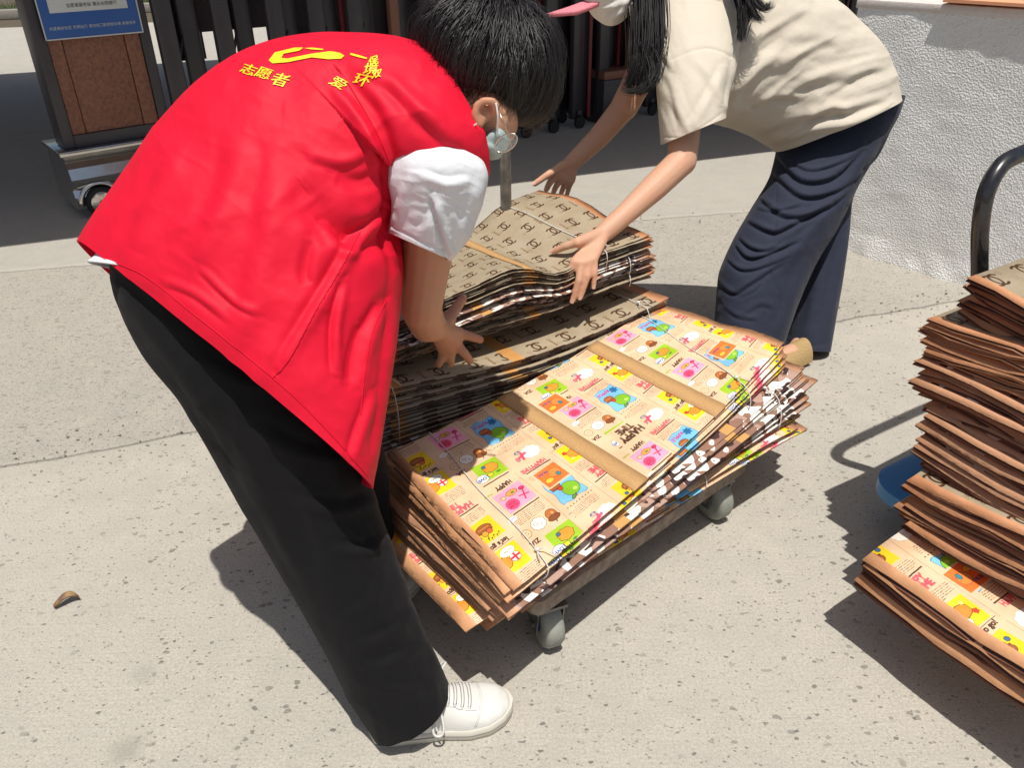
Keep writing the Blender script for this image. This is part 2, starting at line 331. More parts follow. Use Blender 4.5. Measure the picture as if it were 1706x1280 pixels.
def concrete(name, base, speck, rough_amt, stain):
    m = bpy.data.materials.new(name); m.use_nodes = True; N, L = nodes(m); b = N['Principled BSDF']; b.inputs['Roughness'].default_value = .9; b.inputs['Specular IOR Level'].default_value = .25
    tc = N.new('ShaderNodeTexCoord'); P = tc.outputs['Object']
    def noise(sc, det=5, ro=.55):
        n = N.new('ShaderNodeTexNoise'); n.inputs['Scale'].default_value = sc; n.inputs['Detail'].default_value = det; n.inputs['Roughness'].default_value = ro; L.new(P, n.inputs[0]); return n.outputs[0]
    def ramp(s, a, b_, c0=(0, 0, 0), c1=(1, 1, 1)):
        r = N.new('ShaderNodeValToRGB'); r.color_ramp.elements[0].position = a; r.color_ramp.elements[1].position = b_
        r.color_ramp.elements[0].color = (*c0, 1); r.color_ramp.elements[1].color = (*c1, 1); L.new(s, r.inputs[0]); return r.outputs[0]
    def mixc(f, a, b_):
        x = N.new('ShaderNodeMix'); x.data_type = 'RGBA'; L.new(f, x.inputs[0])
        for s, i in ((a, 6), (b_, 7)):
            if isinstance(s, tuple): x.inputs[i].default_value = (*s, 1)
            else: L.new(s, x.inputs[i])
        return x.outputs[2]
    def mth(op, a, b_):
        x = N.new('ShaderNodeMath'); x.operation = op; x.use_clamp = op != 'ADD'
        for s, i in ((a, 0), (b_, 1)):
            if isinstance(s, (int, float)): x.inputs[i].default_value = s
            else: L.new(s, x.inputs[i])
        return x.outputs[0]
    c = mixc(ramp(noise(1.3, 8, .6), .32, .70), base, tuple(x*.84 for x in base))
    c = mixc(ramp(noise(9, 6, .7), .35, .7), c, tuple(x*y for x, y in zip(base, (1.1, 1.08, 1.04))))
    c = mixc(mth('MULTIPLY', ramp(noise(170, 5, .75), .42, .62), .75), c, tuple(x*.66 for x in base))
    c = mixc(mth('MULTIPLY', ramp(noise(420, 2, .6), .52, .66), .5), c, tuple(min(.9, x*1.35) for x in base))
    # brushed broom marks
    mp = N.new('ShaderNodeMapping'); mp.inputs['Rotation'].default_value = (0, 0, math.radians(-22)); mp.inputs['Scale'].default_value = (6, 150, 1); L.new(P, mp.inputs[0])
    br = N.new('ShaderNodeTexNoise'); br.inputs['Scale'].default_value = 1; br.inputs['Detail'].default_value = 3; L.new(mp.outputs[0], br.inputs[0])
    c = mixc(mth('MULTIPLY', ramp(br.outputs[0], .45, .75), .22), c, tuple(x*.75 for x in base))
    # stone chips of several sizes, irregular cell shapes
    height = None
    for sc, th, dk, sd in speck:
        mp2 = N.new('ShaderNodeMapping'); mp2.inputs['Location'].default_value = (sd, sd*2.3, 0); mp2.inputs['Rotation'].default_value = (0, 0, sd*.7); mp2.inputs['Scale'].default_value = (1, 1.45, 1); L.new(P, mp2.inputs[0])
        dn = N.new('ShaderNodeTexNoise'); dn.inputs['Scale'].default_value = sc*1.3; L.new(mp2.outputs[0], dn.inputs[0])
        mm = N.new('ShaderNodeMix'); mm.data_type = 'RGBA'; mm.blend_type = 'ADD'; mm.inputs[0].default_value = .9/sc; L.new(mp2.outputs[0], mm.inputs[6]); L.new(dn.outputs[1], mm.inputs[7])
        v = N.new('ShaderNodeTexVoronoi'); v.inputs['Scale'].default_value = sc; v.inputs['Randomness'].default_value = 1; L.new(mm.outputs[2], v.inputs[0])
        sp = N.new('ShaderNodeSeparateColor'); L.new(v.outputs['Color'], sp.inputs[0])
        # only some cells hold a chip, and their size varies with the cell's random colour
        pick = ramp(sp.outputs[0], th[0], th[0]+.01)
        size = mth('MULTIPLY', sp.outputs[1], th[1])
        ins = mth('LESS_THAN', v.outputs['Distance'], size)
        patch = ramp(noise(1.9+sd*.1, 2), .36, .6)
        k = mth('MULTIPLY', mth('MULTIPLY', ins, pick), patch if dk[3] else 1.)
        hue = mixc(sp.outputs[2], dk[:3], tuple(x*.55 for x in dk[:3]))
        c = mixc(mth('MULTIPLY', k, .74), c, hue)
        height = k if height is None else mth('ADD', height, k)
    for st in stain:
        vm = N.new('ShaderNodeVectorMath'); vm.operation = 'DISTANCE'; vm.inputs[1].default_value = st[:3]; 
        nz = N.new('ShaderNodeTexNoise'); nz.inputs['Scale'].default_value = 25; L.new(P, nz.inputs[0])
        mm = N.new('ShaderNodeMix'); mm.data_type = 'RGBA'; mm.blend_type = 'ADD'; mm.inputs[0].default_value = st[3]*.9; L.new(P, mm.inputs[6]); L.new(nz.outputs[1], mm.inputs[7]); L.new(mm.outputs[2], vm.inputs[0])
        k = ramp(vm.outputs['Value'], st[3]*.6, st[3]*1.3, (1, 1, 1), (0, 0, 0)); c = mixc(mth('MULTIPLY', k, st[4]), c, st[5])
    L.new(c, b.inputs['Base Color'])
    h = mth('ADD', mth('MULTIPLY', noise(160, 6, .7), .5*rough_amt), mth('MULTIPLY', noise(16, 5), .35*rough_amt))
    h = mth('ADD', h, mth('MULTIPLY', br.outputs[0], .25))
    if height is not None: h = mth('ADD', h, mth('MULTIPLY', height, -.35))
    bp = N.new('ShaderNodeBump'); bp.inputs['Strength'].default_value = .8; bp.inputs['Distance'].default_value = .006; L.new(h, bp.inputs['Height']); L.new(bp.outputs[0], b.inputs['Normal'])
    return m
CB = (.455, .425, .37)
chips = [(52, (.80, .46), (.17, .16, .135, True), 1.7), (115, (.80, .42), (.21, .19, .165, False), 3.1), (24, (.93, .28), (.20, .19, .165, True), 5.3), (80, (.92, .46), (.13, .125, .11, False), 9.3)]
stains = [(-.74, 1.02, 0, .035, .5, (.25, .24, .20)), (-.62, .86, 0, .05, .5, (.25, .24, .20)), (-.78, 1.2, 0, .03, .4, (.3, .29, .25))]
M['concrete'] = concrete('smooth_concrete', CB, chips, 1., stains)
M['concrete_rough'] = concrete('worn_concrete', (.445, .415, .365), [(58, (.45, .42), (.28, .25, .21, False), 2.7), (110, (.45, .42), (.24, .215, .18, False), 4.1), (34, (.70, .36), (.30, .27, .23, False), 6.3)], 2.6, [])
M['concrete_far'] = concrete('far_concrete', (.43, .405, .36), [(60, (.86, .3), (.26, .24, .2, False), 7.7)], 1., [])

# ---------------------------------------------------------------- printed patterns, painted here in code
_glyph = {}
def glyphs(text):
    "triangles of a line of text set in Blender's own font, cap height 1"
    if text not in _glyph:
        cu = bpy.data.curves.new('t', 'FONT'); cu.body = text; cu.resolution_u = 3; cu.align_x = 'CENTER'; cu.align_y = 'CENTER'
        o = bpy.data.objects.new('t', cu); col.objects.link(o)
        dg = bpy.context.evaluated_depsgraph_get(); me = bpy.data.meshes.new_from_object(o.evaluated_get(dg)); me.calc_loop_triangles()
        v = np.array([x.co[:2] for x in me.vertices]).reshape(-1, 2); t = np.array([x.vertices[:] for x in me.loop_triangles], int).reshape(-1, 3)
        bpy.data.objects.remove(o); bpy.data.curves.remove(cu); bpy.data.meshes.remove(me); _glyph[text] = (v, t)
    return _glyph[text]
class Canvas:
    def __init__(s, w, h, bgc): s.w, s.h = w, h; s.a = np.ones((h, w, 4), np.float32); s.a[..., :3] = bgc
    def poly(s, pts, c):
        p = np.asarray(pts, float); x0, y0 = np.floor(p.min(0)).astype(int); x1, y1 = np.ceil(p.max(0)).astype(int)+1
        x0, y0, x1, y1 = max(x0, 0), max(y0, 0), min(x1, s.w), min(y1, s.h)
        if x0 >= x1 or y0 >= y1: return
        X, Y = np.meshgrid(np.arange(x0, x1)+.5, np.arange(y0, y1)+.5); ins = np.zeros(X.shape, bool); n = len(p)
        for i in range(n):
            a, b = p[i], p[(i+1) % n]
            if a[1] == b[1]: continue
            ins ^= ((a[1] > Y) != (b[1] > Y)) & (X < (b[0]-a[0])*(Y-a[1])/(b[1]-a[1])+a[0])
        s.a[y0:y1, x0:x1, :3][ins] = c
    def ell(s, x, y, rx, ry, c, rot=0, lump=0, nl=8):
        t = np.linspace(0, 2*math.pi, 40, endpoint=False); k = 1+lump*np.abs(np.sin(t*nl/2)); a = math.radians(rot)
        X = rx*np.cos(t)*k; Y = ry*np.sin(t)*k; s.poly(np.stack([x+X*math.cos(a)-Y*math.sin(a), y+X*math.sin(a)+Y*math.cos(a)], 1), c)
    def oell(s, x, y, rx, ry, c, oc=(.2, .1, .06), ow=2.2, **k): s.ell(x, y, rx+ow, ry+ow, oc, **k); s.ell(x, y, rx, ry, c, **k)
    def rect(s, x, y, w, h, c, rot=0):
        a = math.radians(rot); P = np.array([(-w/2, -h/2), (w/2, -h/2), (w/2, h/2), (-w/2, h/2)])
        s.poly(np.stack([x+P[:, 0]*math.cos(a)-P[:, 1]*math.sin(a), y+P[:, 0]*math.sin(a)+P[:, 1]*math.cos(a)], 1), c)
    def line(s, x0, y0, x1, y1, wd, c):
        L = math.hypot(x1-x0, y1-y0); s.rect((x0+x1)/2, (y0+y1)/2, L, wd, c, math.degrees(math.atan2(y1-y0, x1-x0)))
    def text(s, t, x, y, h, c, rot=0, bold=0., sx=1.):
        v, tr = glyphs(t); a = math.radians(rot); k = h/.72
        for ox, oy in ([(0, 0)] if not bold else [(0, 0), (bold, 0), (0, bold), (bold, bold)]):
            X = v[:, 0]*k*sx+ox; Y = v[:, 1]*k+oy
            P = np.stack([x+X*math.cos(a)-Y*math.sin(a), y+X*math.sin(a)+Y*math.cos(a)], 1)
            for q in tr: s.poly(P[q], c)
    def image(s, name):
        im = bpy.data.images.new(name, s.w, s.h); im.pixels.foreach_set(s.a.ravel()); im.update(); im.pack(); return im

INK = (.24, .14, .09); CREAM = (.90, .765, .62)
def fineprint(c, x, y, w, rows, dy=9, rot=0):
    for r in range(rows):
        cx = x-w/2+(0 if r else 8); yy = y-r*dy
        while cx < x+w/2-(random.random()*w*.35 if r == rows-1 else 0):
            l = random.randint(6, 20); c.rect(cx+l/2, yy+1.2*math.sin(cx*.05), l, 2.6, (.42, .33, .26)); cx += l+4
def pic_yellow(c, x, y):       # a round cocoa-brown fruit with notes on a yellow card
    c.rect(x, y, 132, 112, (.96, .80, .08), 2); c.oell(x-4, y-12, 36, 20, (.60, .30, .12)); c.rect(x-4, y+4, 70, 7, (.45, .2, .08)); c.oell(x-18, y+10, 12, 11, (.86, .34, .16)); c.oell(x+6, y+13, 13, 12, (.93, .62, .2))
    c.rect(x-4, y-14, 52, 4, (.80, .52, .26)); c.oell(x+40, y+20, 9, 8, (.13, .38, .60)); c.line(x+2, y+24, x+10, y+46, 3, (.1, .35, .1))
    for i in range(5): c.ell(x-44+i*13, y+38+7*(i % 2), 4, 3.4, (.12, .28, .12)); c.line(x-41+i*13, y+38+7*(i % 2), x-41+i*13, y+50+7*(i % 2), 1.8, (.12, .28, .12))
def pic_gift(c, x, y):
    c.rect(x, y, 150, 118, (.98, .82, .05), -2); c.oell(x+18, y+6, 30, 24, (.93, .55, .14), lump=.12, nl=5); c.oell(x-34, y+6, 22, 20, (.97, .94, .90), (.75, .1, .2)); c.rect(x-34, y+6, 44, 9, (.85, .15, .25)); c.rect(x-34, y+6, 9, 40, (.85, .15, .25))
    c.oell(x-22, y-32, 34, 20, (.98, .98, .95), (.5, .6, .2)); c.text('Birthday', x-22, y-32, 10, (.2, .45, .2)); c.ell(x+55, y-18, 9, 9, (.85, .2, .1), lump=.4, nl=5); c.ell(x+44, y+32, 8, 8, (.97, .93, .5))
def pic_apple(c, x, y):
    t = np.linspace(-1, 1, 12); B = [(x+u*70, y+92+5*math.sin(u*6)) for u in t]+[(x+70+5*math.sin(u*6), y-u*90) for u in t]+[(x-u*70, y-92+5*math.sin(u*5)) for u in t]+[(x-70+5*math.sin(u*5), y+u*90) for u in t]
    c.poly(B, (.15, .42, .62)); c.poly([(x+(a-x)*.965, y+(b-y)*.975) for a, b in B], (.42, .76, .95))
    c.oell(x-18, y+38, 42, 38, (.45, .74, .10), lump=.04, nl=3); c.ell(x-32, y+52, 12, 9, (.70, .88, .35)); c.line(x-16, y+72, x-8, y+90, 5, (.35, .2, .1)); c.oell(x+6, y+84, 13, 6, (.3, .6, .1), rot=25)
    c.oell(x+32, y-14, 28, 20, (.62, .31, .12)); c.rect(x+32, y+4, 56, 7, (.45, .2, .08)); c.oell(x+20, y+12, 11, 10, (.84, .2, .15)); c.rect(x+32, y-16, 44, 4, (.82, .55, .28))
    c.text('APPLE', x+18, y-66, 22, (.80, .18, .52), bold=2); c.ell(x-42, y-50, 15, 15, (.05, .38, .62), lump=.7, nl=7)
def pic_pink(c, x, y):
    c.rect(x, y, 150, 122, (.97, .62, .76), 1); c.ell(x+32, y+26, 30, 26, (.93, .25, .45), lump=.16, nl=14); c.text('YUM', x+32, y+32, 14, (.6, .05, .2), bold=1); c.text('YUM', x+32, y+17, 12, (.6, .05, .2), bold=1)
    c.oell(x-4, y-28, 28, 14, (.92, .60, .25)); c.ell(x-8, y-26, 9, 6, (.25, .5, .3)); c.line(x-52, y-10, x-30, y+42, 7, (.85, .12, .35)); c.line(x-64, y+22, x-16, y+10, 6, (.85, .12, .35)); c.oell(x-54, y-20, 13, 9, (.86, .14, .35)); c.oell(x+44, y-24, 10, 9, (.96, .80, .55)); 
def pic_plane(c, x, y):
    c.ell(x-36, y+10, 46, 38, (.80, .74, .70), lump=.14, nl=9); c.ell(x-36, y+10, 43.5, 35.5, (.985, .97, .94), lump=.14, nl=9); c.line(x-14, y-2, x+48, y+14, 15, (.90, .34, .46)); c.line(x+6, y-14, x+24, y+36, 13, (.86, .24, .40)); c.oell(x+46, y+16, 8, 12, (.92, .45, .55)); c.oell(x+20, y-22, 15, 9, (.75, .66, .62), (.35, .3, .4)); c.ell(x+10, y-26, 5, 5, (.2, .35, .5)); c.ell(x+30, y-26, 5, 5, (.2, .35, .5))
def pic_green(c, x, y):
    c.rect(x, y, 136, 112, (.58, .78, .10), -3); c.oell(x-10, y-8, 34, 24, (.95, .58, .14), lump=.18, nl=7); c.oell(x+16, y-26, 9, 8, (.15, .4, .6)); c.oell(x+20, y+30, 15, 9, (.97, .85, .15)); c.ell(x-24, y+34, 12, 6, (.25, .5, .1))
    c.oell(x+62, y+30, 30, 22, (.98, .98, .98), (.25, .3, .4)); c.text('LOVE!', x+62, y+30, 17, (.12, .32, .62), bold=1.5)
def pic_orange(c, x, y):
    c.rect(x, y, 128, 106, (.96, .42, .14), 2); c.oell(x-20, y-2, 30, 26, (.88, .50, .20), (.5, .2, .05)); c.oell(x-30, y+14, 9, 12, (.1, .5, .6)); c.oell(x+30, y+22, 20, 12, (.95, .75, .2), (.5, .3, .1)); c.text('MUSIC', x+30, y-30, 15, (.10, .2, .5), bold=1)
def pic_pair(c, x, y):          # a hazel-brown acorn beside a white woolly cloud
    c.oell(x-34, y-6, 25, 27, (.70, .38, .16)); c.oell(x-34, y+14, 30, 14, (.48, .24, .10)); c.line(x-34, y+26, x-28, y+40, 5, (.35, .18, .08)); c.ell(x-42, y-10, 6, 9, (.86, .60, .34))
    c.ell(x+38, y-6, 33, 29, (.45, .38, .32), lump=.15, nl=10); c.ell(x+38, y-6, 30.5, 26.5, (.98, .975, .95), lump=.15, nl=10); c.oell(x+50, y-12, 9, 8, (.93, .9, .88), (.55, .5, .5), 2); c.ell(x+28, y+2, 5, 5, (.75, .72, .7))
def ring(c, x, y, r):
    c.ell(x, y, r, r, (.50, .36, .24), lump=.06, nl=12); c.ell(x, y, r-2.2, r-2.2, CREAM, lump=.06, nl=12); c.line(x-9, y+4, x-5, y+4, 3, INK); c.line(x+5, y+4, x+9, y+4, 3, INK); c.line(x-4, y-7, x+4, y-7, 2, INK)
def happy_tile(c, x, y):
    "one repeat, 750 x 500"
    H = (.86, .30, .36)
    # column one
    pic_yellow(c, x+92, y+425); fineprint(c, x+100, y+352, 150, 5); c.line(x+25, y+296, x+185, y+300, 6, INK)
    c.text('HAPPY', x+95, y+268, 34, H, bold=4, sx=.8); c.text('TIME', x+120, y+236, 30, H, bold=4, sx=.8); fineprint(c, x+100, y+208, 160, 6)
    pic_gift(c, x+105, y+90); c.line(x+20, y+22, x+190, y+22, 2.4, INK); 
    c.text("let's go go!", x+105, y+8, 22, INK, bold=2.5)
    # column two
    c.line(x+200, y+10, x+200, y+490, 1.6, (.62, .48, .36)); X = x-30
    pic_plane(c, X+330, y+440); fineprint(c, X+335, y+374, 150, 5)
    for i in range(9): c.ell(X+262+i*18, y+320, 3, 3, INK)
    pic_apple(c, X+335, y+208); fineprint(c, X+340, y+104, 150, 5); c.line(X+262, y+54, X+410, y+52, 6, INK)
    c.text('HAPPY', X+320, y+32, 26, H, bold=3, sx=.8); c.text('TIME', X+390, y+30, 24, H, bold=3, sx=.8)
    # column three
    c.line(x+412, y+10, x+412, y+490, 1.6, (.62, .48, .36)); X = x-78
    c.line(X+505, y+486, X+650, y+484, 6, INK); pic_green(c, X+560, y+415); c.text('ZIA', X+670, y+350, 22, INK, bold=2); ring(c, X+672, y+300, 22)
    pic_pair(c, X+562, y+300); fineprint(c, X+590, y+250, 150, 6); c.line(X+505, y+192, X+650, y+190, 6, INK)
    pic_pink(c, X+582, y+118); c.text('HAPPY', X+575, y+32, 26, INK, bold=3, sx=.8); c.text('music', X+665, y+42, 14, (.55, .62, .1), bold=1)
    c.ell(X+668, y+205, 24, 15, (.75, .55, .45), lump=.1, nl=10); c.ell(X+668, y+205, 22, 13, (.99, .97, .96), lump=.1, nl=10); c.text('hello', X+668, y+205, 10, (.75, .2, .5))
def happy_canvas():
    c = Canvas(1980, 913, CREAM)
    for i in range(-1, 5):
        for j in range(-1, 5): happy_tile(c, i*622-60, j*500-(250 if i % 2 else 0)-40)
    # a few tiles differ so the sheet does not read as a stamp
    for x, y in ((215, 640), (1120, 225), (1480, 590)): c.rect(x, y, 150, 124, CREAM); pic_orange(c, x, y)
    for x, y in ((1010, 640),): c.rect(x, y, 200, 120, CREAM); c.text('HAPPY', x, y+24, 46, INK, bold=6, sx=.8); c.text('TIME', x, y-26, 42, INK, bold=6, sx=.8)
    c.a[..., :3] = c.a[..., :3]*.86+np.array(CREAM, np.float32)*.13
    c.a[:, :50, :3] = (.84, .62, .45); c.a[:, -50:, :3] = (.84, .62, .45)
    return c.image('newspaper_print')
def logo(c, x, y, R, colr, rot):
    "two interlocking C shapes, back to back"
    a = math.radians(rot)
    for sgn in (1, -1):
        t = np.radians(np.linspace(44, 316, 34)); ro, ri = R, R*.74
        o = [(math.cos(q)*ro, math.sin(q)*ro*1.12) for q in t]+[(math.cos(q)*ri, math.sin(q)*ri*1.12) for q in t[::-1]]
        P = [(sgn*(px_+.42*R), py_) for px_, py_ in o]
        P = [(-p_, q_) for p_, q_ in P]
        c.poly([(x+p_*math.cos(a)-q_*math.sin(a), y+p_*math.sin(a)+q_*math.cos(a)) for p_, q_ in P], colr)
def logo_canvas():
    base = (.64, .585, .49); dk = (.30, .195, .12)
    c = Canvas(1600, 740, base); st = 150
    for i in range(-1, 17):
        for j in range(-1, 9):
            x = i*st+(75 if j % 2 else 0); y = j*132+30
            logo(c, x, y, 31, dk, 0)
            if (i+j) % 2 == 0: c.text('CHANEL', x+74, y+6, 13, (.45, .33, .22), rot=90, bold=1)
            c.ell(x+52, y+26, 11, 11, (.50, .40, .29)); c.ell(x+52, y+26, 9.4, 9.4, base); c.text('CC', x+52, y+26, 7, (.45, .34, .24))
    c.a[:, :50, :3] = (.80, .57, .41); c.a[:, -50:, :3] = (.80, .57, .41)
    for u in (800, 1330): c.a[:, u-30:u+30, :3] = (.76, .56, .33)
    return c.image('logo_print')
def printed(name, im, rough=.5):
    m = mat(name, (1, 1, 1), rough, bump=(55, .3, .004, 3), spec=.4); N, L = nodes(m); t = N.new('ShaderNodeTexImage'); t.image = im; t.extension = 'REPEAT'
    uvn = N.new('ShaderNodeUVMap'); L.new(uvn.outputs[0], t.inputs[0])
    tc = N.new('ShaderNodeTexCoord'); n = N.new('ShaderNodeTexNoise'); n.inputs['Scale'].default_value = 14; n.inputs['Detail'].default_value = 5; L.new(tc.outputs['Object'], n.inputs[0])
    mx = N.new('ShaderNodeMix'); mx.data_type = 'RGBA'; mx.blend_type = 'MULTIPLY'; r = N.new('ShaderNodeValToRGB'); r.color_ramp.elements[0].position = .3; r.color_ramp.elements[0].color = (.84, .80, .76, 1); r.color_ramp.elements[1].position = .6; L.new(n.outputs[0], r.inputs[0])
    mx.inputs[0].default_value = 1; L.new(t.outputs[0], mx.inputs[6]); L.new(r.outputs[0], mx.inputs[7]); L.new(mx.outputs[2], N['Principled BSDF'].inputs['Base Color']); return m
M['happy'] = printed('newspaper_print', happy_canvas())
M['logo'] = printed('logo_print', logo_canvas())
def camo_mat():
    m = mat('camouflage_print', (1, 1, 1), .5, bump=(55, .3, .004, 3), spec=.4); N, L = nodes(m); uvn = N.new('ShaderNodeUVMap')
    mp = N.new('ShaderNodeMapping'); mp.inputs['Scale'].default_value = (1.12, .52, 1); L.new(uvn.outputs[0], mp.inputs[0]); c = None
    for i, (sc, th, cc) in enumerate(((19, .50, (.27, .145, .10)), (23, .575, (.055, .028, .026)), (16, .60, (.42, .27, .21)))):
        lo = N.new('ShaderNodeMapping'); lo.inputs['Location'].default_value = (i*3.3, i*7.1, i); L.new(mp.outputs[0], lo.inputs[0])
        n = N.new('ShaderNodeTexNoise'); n.inputs['Scale'].default_value = sc; n.inputs['Detail'].default_value = 1.2; n.inputs['Distortion'].default_value = .5; L.new(lo.outputs[0], n.inputs[0])
        g = N.new('ShaderNodeMath'); g.operation = 'GREATER_THAN'; g.inputs[1].default_value = th; L.new(n.outputs[0], g.inputs[0])
        x = N.new('ShaderNodeMix'); x.data_type = 'RGBA'; L.new(g.outputs[0], x.inputs[0])
        if c is None: x.inputs[6].default_value = (.78, .72, .64, 1)
        else: L.new(c, x.inputs[6])
        x.inputs[7].default_value = (*cc, 1); c = x.outputs[2]
    sp = N.new('ShaderNodeSeparateXYZ'); L.new(uvn.outputs[0], sp.inputs[0])
    for u in (.315, .69):      # the webbing handles sewn across the bag
        d = N.new('ShaderNodeMath'); d.operation = 'SUBTRACT'; d.inputs[1].default_value = u; L.new(sp.outputs[0], d.inputs[0])
        ab = N.new('ShaderNodeMath'); ab.operation = 'ABSOLUTE'; L.new(d.outputs[0], ab.inputs[0]); g = N.new('ShaderNodeMath'); g.operation = 'LESS_THAN'; g.inputs[1].default_value = .017; L.new(ab.outputs[0], g.inputs[0])
        x = N.new('ShaderNodeMix'); x.data_type = 'RGBA'; L.new(g.outputs[0], x.inputs[0]); L.new(c, x.inputs[6]); x.inputs[7].default_value = (.55, .30, .10, 1); c = x.outputs[2]
    d = N.new('ShaderNodeMath'); d.operation = 'SUBTRACT'; d.inputs[1].default_value = .5; L.new(sp.outputs[0], d.inputs[0])
    ab = N.new('ShaderNodeMath'); ab.operation = 'ABSOLUTE'; L.new(d.outputs[0], ab.inputs[0]); g = N.new('ShaderNodeMath'); g.operation = 'GREATER_THAN'; g.inputs[1].default_value = .475; L.new(ab.outputs[0], g.inputs[0])
    x = N.new('ShaderNodeMix'); x.data_type = 'RGBA'; L.new(g.outputs[0], x.inputs[0]); L.new(c, x.inputs[6]); x.inputs[7].default_value = (.58, .30, .165, 1); c = x.outputs[2]
    L.new(c, N['Principled BSDF'].inputs['Base Color']); return m
M['camo'] = camo_mat()
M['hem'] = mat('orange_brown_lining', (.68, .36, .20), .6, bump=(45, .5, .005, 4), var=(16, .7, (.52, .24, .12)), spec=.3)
M['hem2'] = mat('red_brown_lining_painted_shade', (.22, .085, .052), .6, bump=(45, .5, .005, 4), var=(14, .8, (.15, .052, .034)), spec=.3)  # lining darkened so its colour carries the shade on the pile
M['dark_gap'] = mat('brown_lining_shaded_fold', (.10, .05, .035), .8)  # shade between the folded layers put into the groove colour

# ---------------------------------------------------------------- folded bags
def surf(c4, a, b, zf=None):
    "c4 = P00 (near,start), P10 (near,end), P01 (far,start), P11 (far,end)"
    a = np.asarray(a, float)[..., None]; b = np.asarray(b, float)[..., None]
    p = c4[0]*(1-a)*(1-b)+c4[1]*a*(1-b)+c4[2]*(1-a)*b+c4[3]*a*b
    if zf is not None: p = p+np.stack([0*a[..., 0], 0*a[..., 0], zf(a[..., 0], b[..., 0])], -1)
    return p
def make_bag(parent, c4, t, mats, seed, zf=None, nx=26, ny=9, flip=1, end_wave=.004, name='folded_bag'):
    "a bag folded flat: two layers with a groove between, open mouths at both short ends, rounded fold along the sides"
    A, B = np.meshgrid(np.linspace(0, 1, nx), np.linspace(0, 1, ny), indexing='ij')
    base = surf(c4, A, B, zf)
    e1 = c4[1]-c4[0]; L1 = np.linalg.norm(e1); e1 = e1/L1; e2 = c4[2]-c4[0]; L2 = np.linalg.norm(e2); e2 = e2/L2
    nzv = noise3(np.stack([A*5, B*3, 0*A+seed*1.7], -1), 3)*.0022+noise3(np.stack([A*13, B*7, 0*A+seed*1.3], -1), 4)*.0010
    ends = np.exp(-A/.035)+np.exp(-(1-A)/.035)
    nzv = nzv+ends*noise3(np.stack([A*2, B*6, 0*A+seed*2.1], -1), 8)*end_wave
    sh = ends*noise3(np.stack([A*2, B*5, 0*A+seed*3.1], -1), 9)*.006
    top = base+np.stack([e1[0]*sh, e1[1]*sh, nzv+t/2], -1)
    nb = nzv+ends*noise3(np.stack([A*2, B*6, 0*A+seed*5.3], -1), 12)*end_wave*.8
    bot = base+np.stack([e1[0]*sh*.3, e1[1]*sh*.3, np.minimum(nb-t/2, nzv+t/2-.0022)], -1)
    V = list(top.reshape(-1, 3))+list(bot.reshape(-1, 3)); n = nx*ny
    uv = [(1-a if flip else a, 1-b if flip else b) for a, b in zip(A.ravel(), B.ravel())]*2
    I = lambda i, j: i*ny+j
    Fc = []; fm = []
    for i in range(nx-1):
        for j in range(ny-1):
            Fc.append((I(i, j), I(i+1, j), I(i+1, j+1), I(i, j+1))); fm.append(0)
            Fc.append((n+I(i, j+1), n+I(i+1, j+1), n+I(i+1, j), n+I(i, j))); fm.append(0)
    per = [(i, 0) for i in range(nx)]+[(nx-1, j) for j in range(1, ny)]+[(i, ny-1) for i in range(nx-2, -1, -1)]+[(0, j) for j in range(ny-2, 0, -1)]
    K = len(per); base_i = len(V)
    for (i, j) in per:
        T = top[i, j]; Bt = bot[i, j]; endp = i in (0, nx-1); longp = j in (0, ny-1)
        out = np.zeros(3)
        if endp: out = out+(e1 if i else -e1)*(-.014)
        if longp and not endp: out = out+(e2 if j else -e2)*(-.006)
        m_ = (T+Bt)/2
        for q, fr in ((T*.70+Bt*.30, .25), (m_, 1.), (T*.30+Bt*.70, .25)):
            o_ = out*fr if endp else out*(1. if fr == 1 else -.35)
            V.append(q+o_); u_, v_ = uv[I(i, j)]; uv.append((u_, v_+(0 if endp else (.012 if (j == 0) == bool(flip) else -.012)*fr)))
    for k in range(K):
        k2 = (k+1) % K; a_ = per[k]; b_ = per[k2]; endf = (a_[0] == b_[0]) and a_[0] in (0, nx-1)
        s_ = [I(*a_)]+[base_i+3*k+q for q in range(3)]+[n+I(*a_)]; s2 = [I(*b_)]+[base_i+3*k2+q for q in range(3)]+[n+I(*b_)]
        for q in range(4):
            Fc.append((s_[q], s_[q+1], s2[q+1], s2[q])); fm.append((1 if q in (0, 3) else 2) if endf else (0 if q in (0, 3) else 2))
    return mesh(name, V, Fc, parent, mats, True, uv=np.array(uv), fmat=fm)
def rotjit(c4, dx, dy, da):
    c = c4.mean(0); R = np.array([[math.cos(da), -math.sin(da), 0], [math.sin(da), math.cos(da), 0], [0, 0, 1]])
    return np.array([(R@(p-c))+c+np.array([dx, dy, 0]) for p in c4])
